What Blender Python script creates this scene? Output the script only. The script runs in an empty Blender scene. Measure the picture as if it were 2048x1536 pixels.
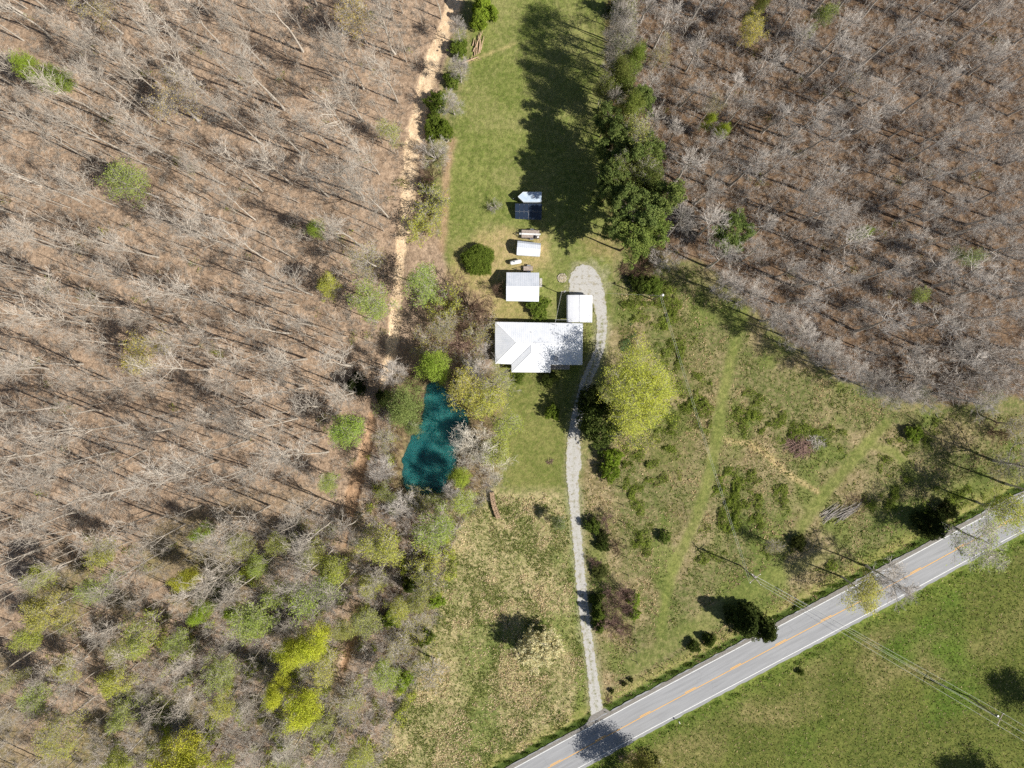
import bpy, math, random
import numpy as np
from mathutils import Vector

# ------------------------------------------------------------------ camera, world, sun
S, H, NX, NY = 8.5, 167.0, 1024.0, 730.0        # pixels per metre on the ground, flying height, pixel under the camera
sc = bpy.context.scene
C = sc.collection
cam_d = bpy.data.cameras.new('camera')
cam = bpy.data.objects.new('camera', cam_d); C.objects.link(cam)
cam.location = (0, 0, H); cam.rotation_euler = (0, 0, 0)
cam_d.sensor_width = 36; cam_d.lens = 36 * S * H / 2048
cam_d.shift_y = -(768 - NY) / 2048
cam_d.clip_start = 1; cam_d.clip_end = 6000
sc.camera = cam

ELEV = math.radians(44)
SUN = Vector((0.925 * math.cos(ELEV), -0.38 * math.cos(ELEV), math.sin(ELEV))).normalized()
w = bpy.data.worlds.new('World'); sc.world = w; w.use_nodes = True
nt = w.node_tree; bg = nt.nodes['Background']
sky = nt.nodes.new('ShaderNodeTexSky'); sky.sky_type = 'NISHITA'; sky.sun_disc = False
sky.sun_elevation = ELEV; sky.sun_rotation = math.atan2(SUN.x, SUN.y)
nt.links.new(sky.outputs[0], bg.inputs[0]); bg.inputs[1].default_value = 0.05
ld = bpy.data.lights.new('sun', 'SUN'); ld.energy = 4.65; ld.angle = math.radians(0.5); ld.color = (1.0, 0.955, 0.88)
lo = bpy.data.objects.new('sun', ld); C.objects.link(lo); lo.rotation_euler = SUN.to_track_quat('Z', 'Y').to_euler()
lo.location = (60, -30, 120)
sc.view_settings.view_transform = 'Standard'; sc.view_settings.look = 'None'
sc.view_settings.exposure = 0.4; sc.view_settings.gamma = 1.0
sc.cycles.use_denoising = False
sc.cycles.max_bounces = 4; sc.cycles.diffuse_bounces = 2; sc.cycles.glossy_bounces = 2
sc.cycles.transmission_bounces = 2; sc.cycles.transparent_max_bounces = 4
sc.cycles.caustics_reflective = False; sc.cycles.caustics_refractive = False

RNG = np.random.default_rng(7)
random.seed(7)

# ------------------------------------------------------------------ helpers
def P(px, py, z=0.0):
    k = (H - z) / H / S
    return Vector(((px - NX) * k, -(py - NY) * k, z))

def lin(r, g, b, f=1.0):
    def c(v):
        v /= 255.0
        return (v / 12.92 if v <= 0.04045 else ((v + 0.055) / 1.055) ** 2.4) * f
    return (c(r), c(g), c(b))

def tag(o, label=None, cat=None, group=None, kind=None):
    if label: o['label'] = label
    if cat: o['category'] = cat
    if group: o['group'] = group
    if kind: o['kind'] = kind
    return o

def empty(name, loc, label=None, cat=None, group=None, rz=0.0):
    o = bpy.data.objects.new(name, None); C.objects.link(o)
    o.location = loc; o.rotation_euler = (0, 0, rz); o.empty_display_size = 0.5
    return tag(o, label, cat, group)

def link(name, me, parent=None, color=None, mats=None):
    o = bpy.data.objects.new(name, me); C.objects.link(o)
    if parent is not None: o.parent = parent
    if color is not None: o.color = (*color[:3], 1)
    return o

def mesh_np(name, V, F, mats=(), midx=None, smooth=False, attrs=None):
    """V (n,3), F (m,4) or (m,3)"""
    V = np.ascontiguousarray(V, dtype=np.float32); F = np.ascontiguousarray(F, dtype=np.int32)
    me = bpy.data.meshes.new(name)
    me.vertices.add(len(V)); me.vertices.foreach_set('co', V.ravel())
    n = F.shape[1]
    me.loops.add(F.size); me.loops.foreach_set('vertex_index', F.ravel())
    me.polygons.add(len(F)); me.polygons.foreach_set('loop_start', np.arange(0, F.size, n, dtype=np.int32))
    if midx is not None: me.polygons.foreach_set('material_index', np.asarray(midx, dtype=np.int32))
    me.polygons.foreach_set('use_smooth', np.full(len(F), smooth, dtype=bool))
    for m in mats: me.materials.append(m)
    for k, a in (attrs or {}).items():
        a = np.asarray(a, dtype=np.float32)
        if a.ndim == 1:
            at = me.attributes.new(k, 'FLOAT', 'POINT'); at.data.foreach_set('value', a)
        else:
            if a.shape[1] == 3: a = np.concatenate([a, np.ones((len(a), 1), np.float32)], 1)
            at = me.attributes.new(k, 'FLOAT_COLOR', 'POINT'); at.data.foreach_set('color', np.ascontiguousarray(a).ravel())
    me.update(calc_edges=True)
    return me

class MB:
    """collects boxes, prisms and tubes into one mesh"""
    def __init__(s): s.v = []; s.f = []
    def add(s, vs, fs):
        n = len(s.v); s.v += [tuple(v) for v in vs]; s.f += [tuple(i + n for i in f) for f in fs]; return s
    def box(s, c, d, rz=0.0, ry=0.0, bev=0.0):
        hx, hy, hz = d[0] / 2, d[1] / 2, d[2] / 2
        b = min(bev, hx * .45, hy * .45, hz * .45)
        ca, sa = math.cos(rz), math.sin(rz); cb, sb = math.cos(ry), math.sin(ry)
        def T(x, y, z):
            x, z = x * cb + z * sb, -x * sb + z * cb
            return (c[0] + x * ca - y * sa, c[1] + x * sa + y * ca, c[2] + z)
        if b <= 0:
            vs = [T(x, y, z) for z in (-hz, hz) for x, y in ((-hx, -hy), (hx, -hy), (hx, hy), (-hx, hy))]
            fs = [(3, 2, 1, 0), (4, 5, 6, 7), (0, 1, 5, 4), (1, 2, 6, 5), (2, 3, 7, 6), (3, 0, 4, 7)]
        else:
            vs = []
            for z, i in ((-hz, b), (-hz + b, 0), (hz - b, 0), (hz, b)):
                ax, ay = hx - i, hy - i
                for x, y in ((-ax, -ay + b), (-ax + b, -ay), (ax - b, -ay), (ax, -ay + b), (ax, ay - b), (ax - b, ay), (-ax + b, ay), (-ax, ay - b)):
                    vs.append(T(x, y, z))
            fs = [tuple(range(7, -1, -1)), tuple(range(24, 32))]
            for k in range(3):
                for j in range(8):
                    fs.append((k * 8 + j, k * 8 + (j + 1) % 8, k * 8 + 8 + (j + 1) % 8, k * 8 + 8 + j))
        return s.add(vs, fs)
    def prism(s, poly, z0, z1):
        n = len(poly)
        vs = [(p[0], p[1], z0) for p in poly] + [(p[0], p[1], z1) for p in poly]
        fs = [tuple(range(n - 1, -1, -1)), tuple(range(n, 2 * n))] + [(i, (i + 1) % n, n + (i + 1) % n, n + i) for i in range(n)]
        return s.add(vs, fs)
    def tube(s, pts, r, n=8, cap=True):
        pts = [Vector(p) for p in pts]; rr = r if isinstance(r, (list, tuple)) else [r] * len(pts)
        vs = []; k = len(pts)
        for i, p in enumerate(pts):
            t = (pts[min(i + 1, k - 1)] - pts[max(i - 1, 0)]).normalized()
            u = t.cross(Vector((0, 0, 1)) if abs(t.z) < 0.9 else Vector((1, 0, 0))).normalized(); v = t.cross(u)
            for j in range(n):
                a = 2 * math.pi * j / n
                vs.append(p + (u * math.cos(a) + v * math.sin(a)) * rr[i])
        fs = [(i * n + j, i * n + (j + 1) % n, (i + 1) * n + (j + 1) % n, (i + 1) * n + j) for i in range(k - 1) for j in range(n)]
        if cap: fs += [tuple(range(n - 1, -1, -1)), tuple((k - 1) * n + j for j in range(n))]
        return s.add(vs, fs)
    def build(s, name, mat, parent=None, smooth=False, color=None):
        me = bpy.data.meshes.new(name); me.from_pydata(s.v, [], s.f); me.update()
        for m in (mat if isinstance(mat, (list, tuple)) else [mat]): me.materials.append(m)
        if smooth: me.polygons.foreach_set('use_smooth', [True] * len(me.polygons))
        o = link(name, me, None, color)
        if parent is not None:
            o.parent = parent; o.matrix_parent_inverse = parent_inv(parent)
        return o

def parent_inv(p):
    from mathutils import Matrix
    m = Matrix.Identity(4); q = p
    chain = []
    while q is not None:
        chain.append(q); q = q.parent
    for q in reversed(chain):
        m = m @ q.matrix_parent_inverse @ q.matrix_basis
    return m.inverted()

# ------------------------------------------------------------------ materials
def mat(name, rough=0.9, spec=0.2):
    m = bpy.data.materials.new(name); m.use_nodes = True
    b = m.node_tree.nodes['Principled BSDF']; b.inputs['Roughness'].default_value = rough
    b.inputs['Specular IOR Level'].default_value = spec
    return m, m.node_tree, b

def N(nt, typ, **kw):
    n = nt.nodes.new(typ)
    for k, v in kw.items():
        if k.startswith('i_'): n.inputs[k[2:].replace('_', ' ')].default_value = v
        else: setattr(n, k, v)
    return n

def noise(nt, vec, scale, detail=3.0, rough=0.6):
    n = N(nt, 'ShaderNodeTexNoise'); n.inputs['Scale'].default_value = scale
    n.inputs['Detail'].default_value = detail; n.inputs['Roughness'].default_value = rough
    nt.links.new(vec, n.inputs['Vector']); return n.outputs['Fac']

def mrange(nt, val, a, b, c=0.0, d=1.0, smooth=False):
    n = N(nt, 'ShaderNodeMapRange', interpolation_type='SMOOTHSTEP' if smooth else 'LINEAR')
    for i, v in zip(('From Min', 'From Max', 'To Min', 'To Max'), (a, b, c, d)): n.inputs[i].default_value = v
    nt.links.new(val, n.inputs['Value']); return n.outputs['Result']

def mixc(nt, fac, a, b, typ='MIX'):
    n = N(nt, 'ShaderNodeMix', data_type='RGBA', blend_type=typ)
    for s_, v in ((n.inputs[0], fac), (n.inputs[6], a), (n.inputs[7], b)):
        if isinstance(v, (int, float)): s_.default_value = v
        elif isinstance(v, tuple): s_.default_value = (*v[:3], 1)
        else: nt.links.new(v, s_)
    return n.outputs[2]

def math_(nt, op, a, b=0.5, c=None):
    n = N(nt, 'ShaderNodeMath', operation=op)
    for i, v in enumerate((a, b, c)):
        if v is None: continue
        if isinstance(v, (int, float)): n.inputs[i].default_value = v
        else: nt.links.new(v, n.inputs[i])
    return n.outputs[0]

def bump(nt, b, h, strength, dist):
    n = N(nt, 'ShaderNodeBump'); n.inputs['Strength'].default_value = strength; n.inputs['Distance'].default_value = dist
    nt.links.new(h, n.inputs['Height']); nt.links.new(n.outputs[0], b.inputs['Normal'])

def pos(nt): return N(nt, 'ShaderNodeNewGeometry').outputs['Position']

def speckled(name, c1, c2, scale=3.0, rough=0.9, spec=0.2, bumpd=0.0, metallic=0.0, obj=False, lo=0.35, hi=0.65):
    m, nt, b = mat(name, rough, spec)
    v = N(nt, 'ShaderNodeTexCoord').outputs['Object'] if obj else pos(nt)
    f = noise(nt, v, scale, 4, 0.65)
    nt.links.new(mixc(nt, mrange(nt, f, lo, hi), c1, c2), b.inputs['Base Color'])
    b.inputs['Metallic'].default_value = metallic
    if bumpd: bump(nt, b, f, 0.6, bumpd)
    return m

def ground_mat():
    m, nt, b = mat('ground_cover', 0.95, 0.1)
    p = pos(nt)
    A = N(nt, 'ShaderNodeAttribute', attribute_name='cola').outputs['Color']
    B = N(nt, 'ShaderNodeAttribute', attribute_name='colb').outputs['Color']
    K = N(nt, 'ShaderNodeAttribute', attribute_name='grain').outputs['Fac']
    n1 = noise(nt, p, 0.9, 4, 0.65); n2 = noise(nt, p, 3.2, 4, 0.7); n3 = noise(nt, p, 0.1, 3, 0.5)
    s = math_(nt, 'ADD', math_(nt, 'MULTIPLY', n1, 0.55), math_(nt, 'ADD', math_(nt, 'MULTIPLY', n3, 0.25), math_(nt, 'MULTIPLY', n2, 0.2)))
    f = mrange(nt, s, 0.40, 0.60, smooth=True)
    c = mixc(nt, f, A, B)
    n4 = noise(nt, p, 1.7, 2, 0.8)
    g = math_(nt, 'ADD', 1.0, math_(nt, 'MULTIPLY', K, math_(nt, 'ADD', math_(nt, 'MULTIPLY', math_(nt, 'SUBTRACT', n2, 0.5), 2.6), math_(nt, 'MULTIPLY', math_(nt, 'SUBTRACT', n4, 0.5), 1.6))))
    g2 = N(nt, 'ShaderNodeCombineColor')
    for i in range(3): nt.links.new(g, g2.inputs[i])
    c = mixc(nt, 1.0, c, g2.outputs[0], 'MULTIPLY')
    nt.links.new(c, b.inputs['Base Color'])
    bump(nt, b, math_(nt, 'ADD', n2, n1), 0.8, 0.22)
    return m

def leaf_mat(name='leaves', trans=0.35):
    m = bpy.data.materials.new(name); m.use_nodes = True; nt = m.node_tree
    nt.nodes.remove(nt.nodes['Principled BSDF']); out = nt.nodes['Material Output']
    oc = N(nt, 'ShaderNodeObjectInfo').outputs['Color']
    t = N(nt, 'ShaderNodeAttribute', attribute_name='tint').outputs['Fac']
    dark = mixc(nt, 1.0, oc, (0.62, 0.70, 0.6), 'MULTIPLY'); light = mixc(nt, 1.0, oc, (1.35, 1.25, 1.1), 'MULTIPLY')
    c = mixc(nt, t, dark, light)
    d = N(nt, 'ShaderNodeBsdfDiffuse'); tr = N(nt, 'ShaderNodeBsdfTranslucent'); mx = N(nt, 'ShaderNodeMixShader')
    nt.links.new(c, d.inputs['Color']); nt.links.new(c, tr.inputs['Color'])
    mx.inputs[0].default_value = trans
    nt.links.new(d.outputs[0], mx.inputs[1]); nt.links.new(tr.outputs[0], mx.inputs[2]); nt.links.new(mx.outputs[0], out.inputs['Surface'])
    return m

def attr_mat(name, trans=0.3):
    m = bpy.data.materials.new(name); m.use_nodes = True; nt = m.node_tree
    nt.nodes.remove(nt.nodes['Principled BSDF']); out = nt.nodes['Material Output']
    c = N(nt, 'ShaderNodeAttribute', attribute_name='col').outputs['Color']
    d = N(nt, 'ShaderNodeBsdfDiffuse'); tr = N(nt, 'ShaderNodeBsdfTranslucent'); mx = N(nt, 'ShaderNodeMixShader')
    nt.links.new(c, d.inputs['Color']); nt.links.new(c, tr.inputs['Color']); mx.inputs[0].default_value = trans
    nt.links.new(d.outputs[0], mx.inputs[1]); nt.links.new(tr.outputs[0], mx.inputs[2]); nt.links.new(mx.outputs[0], out.inputs['Surface'])
    return m

def bark(name, c1, c2):
    m, nt, b = mat(name, 0.95, 0.05)
    r = N(nt, 'ShaderNodeObjectInfo').outputs['Random']
    f = noise(nt, pos(nt), 2.5, 3, 0.6)
    c = mixc(nt, mrange(nt, f, 0.35, 0.65), c1, c2)
    v = math_(nt, 'ADD', 0.78, math_(nt, 'MULTIPLY', r, 0.4))
    g = N(nt, 'ShaderNodeCombineColor')
    for i in range(3): nt.links.new(v, g.inputs[i])
    nt.links.new(mixc(nt, 1.0, c, g.outputs[0], 'MULTIPLY'), b.inputs['Base Color'])
    return m

def roof_mat(name, c1, c2, step=0.3, dirx=None, rough=0.35):
    m, nt, b = mat(name, rough, 0.35)
    p = pos(nt); sp = N(nt, 'ShaderNodeSeparateXYZ'); nt.links.new(p, sp.inputs[0])
    nn = N(nt, 'ShaderNodeSeparateXYZ'); nt.links.new(N(nt, 'ShaderNodeNewGeometry').outputs['True Normal'], nn.inputs[0])
    if dirx is None:
        sel = math_(nt, 'GREATER_THAN', math_(nt, 'ABSOLUTE', nn.outputs[0]), math_(nt, 'ABSOLUTE', nn.outputs[1]))
        co = math_(nt, 'ADD', math_(nt, 'MULTIPLY', sp.outputs[1], sel), math_(nt, 'MULTIPLY', sp.outputs[0], math_(nt, 'SUBTRACT', 1.0, sel)))
    else: co = sp.outputs[0 if dirx else 1]
    fr = math_(nt, 'FRACT', math_(nt, 'DIVIDE', co, step), 0)
    rib = mrange(nt, math_(nt, 'ABSOLUTE', math_(nt, 'SUBTRACT', fr, 0.5)), 0.36, 0.5, 0, 1, True)
    f = noise(nt, p, 0.6, 5, 0.7)
    c = mixc(nt, mrange(nt, f, 0.35, 0.7), c1, c2)
    c = mixc(nt, math_(nt, 'MULTIPLY', rib, 0.18), c, tuple(x * 0.72 for x in c2))
    nt.links.new(c, b.inputs['Base Color'])
    bump(nt, b, rib, 0.5, 0.03)
    return m

M = {}
M['ground'] = ground_mat()
M['leaf'] = leaf_mat('leaves', 0.38)
M['needle'] = leaf_mat('needles', 0.18)
M['grass'] = attr_mat('grass_blades', 0.3)
M['bark_pale'] = bark('bark_pale', lin(204, 195, 182), lin(164, 154, 142))
M['bark_white'] = bark('bark_white', lin(226, 218, 204), lin(176, 168, 152))
M['bark_grey'] = bark('bark_grey', lin(208, 200, 191), lin(160, 152, 143))
M['bark_brown'] = bark('bark_brown', lin(128, 104, 88), lin(88, 72, 60))
M['bark_red'] = bark('bark_red', lin(156, 130, 118), lin(116, 94, 86))
M['deadwood'] = speckled('deadwood', lin(214, 186, 154), lin(150, 124, 104), 5.0)
M['white_roof'] = roof_mat('white_metal_roof', lin(240, 242, 247), lin(222, 226, 233), 0.45)
M['shed_roof'] = roof_mat('shed_metal_roof', lin(236, 239, 246), lin(212, 218, 228), 0.5)
M['gal_roof'] = roof_mat('carport_metal_roof', lin(235, 236, 240), lin(214, 216, 222), 0.3)
M['white'] = speckled('white_paint', lin(238, 238, 236), lin(222, 222, 220), 2.0, 0.4, 0.4)
M['white_wall'] = speckled('white_siding', lin(226, 226, 222), lin(206, 206, 202), 2.0, 0.6)
M['brick'] = speckled('red_brick', lin(138, 62, 48), lin(104, 44, 36), 6.0)
M['concrete'] = speckled('concrete', lin(190, 186, 178), lin(158, 154, 148), 3.0)
M['glass'], _nt, _b = mat('window_glass', 0.08, 0.6); _b.inputs['Base Color'].default_value = (0.02, 0.03, 0.04, 1)
M['black'] = speckled('black_rubber', (0.02, 0.02, 0.02), (0.035, 0.035, 0.035), 8.0, 0.8)
M['steel'] = speckled('galvanised_steel', lin(176, 178, 182), lin(140, 142, 146), 4.0, 0.45, 0.5, metallic=0.3)
M['dark_steel'] = speckled('dark_steel', lin(62, 60, 62), lin(44, 42, 44), 4.0, 0.6, 0.4)
M['deck'] = speckled('weathered_deck', lin(186, 172, 160), lin(146, 134, 126), 3.0)
M['pole_wood'] = speckled('pole_wood', lin(170, 158, 142), lin(126, 114, 102), 3.0)
M['wire'] = speckled('aluminium_wire', lin(212, 212, 206), lin(190, 190, 186), 1.0, 0.5, 0.4)
M['silver'] = speckled('trailer_skin', lin(206, 218, 230), lin(176, 196, 214), 0.9, 0.35, 0.4)
M['rock'] = speckled('limestone', lin(206, 196, 180), lin(150, 140, 126), 2.5, bumpd=0.05)
M['rock'] = M['rock']

# ------------------------------------------------------------------ noise and distance fields on numpy arrays (pixel space)
def vnoise(x, y, cell, seed):
    r = np.random.default_rng(seed); n = 256; g = r.random((n, n))
    fx, fy = x / cell, y / cell
    ix, iy = np.floor(fx).astype(int), np.floor(fy).astype(int); tx, ty = fx - ix, fy - iy
    tx, ty = tx * tx * (3 - 2 * tx), ty * ty * (3 - 2 * ty)
    a = g[ix % n, iy % n]; b = g[(ix + 1) % n, iy % n]; c = g[ix % n, (iy + 1) % n]; d = g[(ix + 1) % n, (iy + 1) % n]
    return (a * (1 - tx) + b * tx) * (1 - ty) + (c * (1 - tx) + d * tx) * ty

def fbm(x, y, cell, seed, o=3):
    s = 0; a = 1; t = 0
    for i in range(o): s = s + a * vnoise(x, y, cell / 2 ** i, seed + i); t += a; a *= 0.5
    return s / t

def segdist(x, y, pts, closed):
    d = np.full(x.shape, 1e9); n = len(pts)
    tt = np.zeros(x.shape)
    for i in range(n if closed else n - 1):
        x0, y0 = pts[i][:2]; x1, y1 = pts[(i + 1) % n][:2]
        dx, dy = x1 - x0, y1 - y0; L = dx * dx + dy * dy + 1e-9
        t = np.clip(((x - x0) * dx + (y - y0) * dy) / L, 0, 1)
        e = np.hypot(x - x0 - t * dx, y - y0 - t * dy)
        m = e < d; d = np.where(m, e, d); tt = np.where(m, i + t, tt)
    return d, tt

def inside(x, y, poly):
    c = np.zeros(x.shape, bool); n = len(poly)
    for i in range(n):
        x0, y0 = poly[i]; x1, y1 = poly[(i + 1) % n]
        if y0 == y1: continue
        k = ((y0 > y) != (y1 > y)) & (x < (x1 - x0) * (y - y0) / (y1 - y0) + x0)
        c ^= k
    return c

def pmask(x, y, poly, soft=8, jit=10, seed=1):
    d, _ = segdist(x, y, poly, True); sd = np.where(inside(x, y, poly), d, -d)
    sd = sd + (fbm(x, y, 26, seed) - 0.5) * 2 * jit
    t = np.clip(sd / soft * 0.5 + 0.5, 0, 1); return t * t * (3 - 2 * t)

def lmask(x, y, line, soft=5, jit=5, seed=2):
    """line of (x, y, width)"""
    d, t = segdist(x, y, line, False)
    wv = np.array([p[2] for p in line], float) / 2; i = np.clip(np.floor(t).astype(int), 0, len(line) - 2); u = t - i
    hw = wv[i] * (1 - u) + wv[i + 1] * u
    sd = hw - d + (fbm(x, y, 18, seed) - 0.5) * 2 * jit
    t = np.clip(sd / soft * 0.5 + 0.5, 0, 1); return t * t * (3 - 2 * t)

# ------------------------------------------------------------------ outlines read off the photograph
ROAD = [(-400, 2340), (400, 1912), (960, 1609), (1094, 1536), (1285.6, 1432), (1500, 1318.5), (1814, 1151.8), (1946, 1080), (2048, 1026), (2300, 893), (3000, 525)]
POND = [(852, 768), (872, 762), (893, 775), (905, 800), (932, 822), (940, 850), (925, 885), (912, 925), (902, 955), (884, 985), (850, 993), (818, 985), (803, 965), (806, 918), (820, 876), (842, 842), (846, 805)]
TRACK = [(925, -60, 30), (910, 0, 28), (890, 60, 30), (869, 112, 30), (853, 170, 32), (838, 230, 32), (825, 300, 32), (819, 370, 30), (812, 440, 27), (803, 500, 22), (797, 560, 20), (793, 620, 20), (785, 680, 22), (776, 740, 20), (762, 780, 12)]
TRACK2 = [(742, 830, 10), (738, 870, 20), (722, 925, 22), (706, 980, 26), (694, 1050, 16), (692, 1090, 8)]
TRACK3 = [(712, 1215, 10), (702, 1262, 26), (694, 1300, 18), (684, 1340, 10)]
WEST = [(-3000, -2000), (925, -2000), (925, 0), (880, 170), (862, 260), (850, 330), (858, 420), (880, 470), (930, 540), (985, 600), (985, 745), (1000, 800), (1000, 900), (985, 960), (940, 1010), (900, 1080), (880, 1180), (840, 1290), (800, 1400), (760, 1536), (700, 3500), (-3000, 3500)]
EAST = [(1215, -2000), (1215, 0), (1205, 120), (1215, 260), (1230, 380), (1255, 490), (1300, 515), (1400, 520), (1470, 590), (1560, 670), (1660, 745), (1750, 800), (1860, 812), (1960, 800), (2100, 790), (4500, 600), (4500, -2000)]
LAWN = [(955, -200), (1210, -200), (1208, 100), (1212, 300), (1222, 460), (1222, 540), (1232, 700), (1225, 760), (1160, 860), (1128, 880), (1122, 975), (1010, 985), (1005, 900), (1015, 800), (990, 745), (985, 600), (905, 560), (885, 500), (893, 360), (905, 260), (940, 130)]
FRONT = [(1010, 748), (1130, 745), (1150, 800), (1130, 880), (1126, 978), (1010, 982), (1000, 900), (1018, 830)]
ROUGH = [(905, 985), (1128, 980), (1160, 1200), (1175, 1400), (1110, 1470), (980, 1536), (760, 1640), (740, 1536), (800, 1400), (850, 1290), (885, 1180), (880, 1080)]
SOUTH = [(-400, 2420), (960, 1650), (1160, 1545), (1400, 1416), (1600, 1310), (1960, 1120), (2048, 1078), (3000, 580), (5000, 5000), (-400, 5000)]
PATHS = [
    [(1490, 620, 20), (1470, 690, 26), (1448, 780, 26), (1436, 860, 26), (1420, 950, 28), (1388, 1050, 26), (1350, 1130, 26), (1332, 1200, 22), (1322, 1270, 24)],
    [(1775, 845, 20), (1735, 888, 30), (1690, 940, 30), (1640, 1000, 30), (1605, 1050, 30), (1590, 1085, 24)],
    [(1735, 885, 20), (1790, 905, 22), (1835, 955, 16)],
    [(1270, 1330, 40), (1400, 1250, 42), (1520, 1165, 40), (1640, 1115, 34)],
]
STRAW = [(1452, 880, 7), (1500, 888, 12), (1530, 905, 13), (1570, 945, 10), (1605, 965, 8), (1636, 985, 8)]

# ------------------------------------------------------------------ ground sheet
def zones(x, y):
    n = x.size
    A = np.tile(np.array(lin(148, 140, 96)), (n, 1)); B = np.tile(np.array(lin(104, 112, 62)), (n, 1)); K = np.full(n, 0.5)
    def put(m, a, b, k):
        nonlocal A, B, K
        m3 = m[:, None]; A = A * (1 - m3) + np.array(a) * m3; B = B * (1 - m3) + np.array(b) * m3; K = K * (1 - m) + k * m
    put(pmask(x, y, WEST, 10, 12, 11), lin(178, 155, 132), lin(142, 121, 101), 0.75)
    put(fbm(x, y, 90, 31) * 0 + pmask(x, y, WEST, 10, 12, 11) * np.clip((fbm(x, y, 120, 32) - .5) * 5, 0, 1) * np.clip((y - 950) / 200, 0, 1) * .8, lin(150, 134, 92), lin(112, 110, 66), 0.6)
    put(pmask(x, y, EAST, 10, 14, 12), lin(134, 112, 90), lin(92, 74, 59), 0.75)  # litter coloured darker in place of slope shading; the ground is flat
    # grass in darker olive and brown along the pines, edge of the east woods
    put(lmask(x, y, [(1235, -100, 40), (1232, 200, 50), (1250, 400, 90), (1290, 500, 60)], 16, 14, 13), lin(112, 92, 60), lin(84, 86, 44), 0.5)
    put(pmask(x, y, LAWN, 8, 6, 14), lin(136, 139, 80), lin(102, 114, 54), 0.6)
    m = pmask(x, y, LAWN, 8, 6, 14) * np.clip((fbm(x, y, 60, 15) - 0.48) * 6, 0, 1)
    put(m * 0.6, lin(148, 144, 94), lin(118, 124, 68), 0.55)
    put(pmask(x, y, FRONT, 10, 8, 41) * .8, lin(134, 132, 78), lin(104, 112, 56), 0.5)
    # worn and dry ground round the sheds
    put(pmask(x, y, [(905, 490), (1000, 455), (1090, 470), (1100, 540), (1012, 560), (1010, 640), (985, 640), (900, 570)], 16, 16, 16) * 0.75, lin(188, 164, 122), lin(158, 146, 96), 0.45)
    put(pmask(x, y, [(1008, 600), (1100, 608), (1060, 640), (1000, 642)], 10, 8, 17) * 0.7, lin(176, 156, 108), lin(150, 142, 88), 0.45)
    put(lmask(x, y, [(905, 280, 12), (893, 350, 14), (889, 430, 16), (884, 500, 14)], 5, 4, 18) * .8, lin(190, 158, 130), lin(160, 134, 104), 0.4)
    put(lmask(x, y, [(935, 124, 5), (985, 104, 8), (1028, 88, 5)], 3, 3, 19), lin(184, 168, 116), lin(150, 144, 92), 0.4)
    put(pmask(x, y, [(1150, 470), (1235, 470), (1240, 520), (1180, 512)], 14, 10, 20) * .6, lin(170, 146, 108), lin(130, 120, 74), 0.45)
    # east meadow
    MEAD = [(1235, 530), (1400, 520), (1480, 610), (1650, 750), (1860, 815), (2300, 800), (2300, 900), (1946, 1060), (1500, 1290), (1215, 1425), (1185, 1200), (1165, 960), (1180, 880), (1210, 760)]
    mm = pmask(x, y, MEAD, 8, 6, 21)
    put(mm, lin(144, 134, 96), lin(98, 106, 58), 0.65)
    put(mm * np.clip((fbm(x, y, 80, 22) - 0.5) * 6, 0, 1), lin(166, 150, 116), lin(122, 112, 76), 0.7)
    put(mm * np.clip((fbm(x, y, 70, 52) - 0.52) * 6, 0, 1) * .8, lin(118, 128, 64), lin(92, 106, 50), 0.5)
    put(lmask(x, y, [(1345, 640, 40), (1400, 800, 50), (1330, 930, 60)], 20, 20, 53) * .5, lin(138, 126, 88), lin(104, 106, 60), 0.6)
    # south west rough field
    rr = pmask(x, y, ROUGH, 20, 14, 23)
    put(rr, lin(182, 168, 126), lin(122, 124, 76), 0.6)
    put(rr * np.clip((fbm(x, y, 80, 24) - 0.45) * 5 + (y - 1250) / 500, 0, 1) * .85, lin(138, 142, 82), lin(100, 114, 58), 0.6)
    put(lmask(x, y, [(1143, 990, 22), (1150, 1150, 24), (1165, 1320, 24), (1160, 1420, 26)], 8, 5, 25) * .8, lin(124, 136, 66), lin(98, 114, 50), 0.45)
    # field over the road
    ss = pmask(x, y, SOUTH, 5, 3, 26)
    put(ss, lin(114, 118, 60), lin(86, 96, 44), 0.55)
    put(ss * np.clip((fbm(x, y, 130, 27) - 0.5) * 6, 0, 1), lin(142, 132, 88), lin(106, 108, 60), 0.6)
    put(ss * np.clip((fbm(x, y, 100, 28) - 0.55) * 6, 0, 1), lin(102, 120, 50), lin(80, 100, 38), 0.5)
    # verges
    rd, _ = segdist(x, y, ROAD, False)
    north = y < np.interp(x, [p[0] for p in ROAD], [p[1] for p in ROAD])
    sh = lambda a, b, c, d: np.clip((rd - a) / (b - a), 0, 1) * np.clip((d - rd) / (d - c), 0, 1)
    put(np.where(north, 0, sh(30, 36, 52, 78)) * .8, lin(122, 134, 62), lin(88, 108, 42), 0.55)
    put(np.where(north, sh(34, 40, 50, 58), 0) * .95, lin(92, 112, 48), lin(66, 84, 34), 0.55)
    put(np.where(north, sh(50, 56, 66, 78), 0) * .6, lin(158, 150, 92), lin(128, 132, 68), 0.45)
    # mown paths
    for i, pl in enumerate(PATHS): put(lmask(x, y, [(a, b, c * .85) for a, b, c in pl], 7, 3, 60 + i) * ((.6 + .4 * fbm(x, y, 22, 95)) if i < 3 else .45), lin(138, 142, 78), lin(106, 116, 58), 0.5)
    put(lmask(x, y, STRAW, 4, 3, 70), lin(196, 176, 130), lin(168, 150, 104), 0.4)
    put(lmask(x, y, [(a, b, 27) for a, b in DRIVE_C], 9, 7, 73) * .55, lin(190, 180, 160), lin(150, 144, 116), 0.6)
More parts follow.
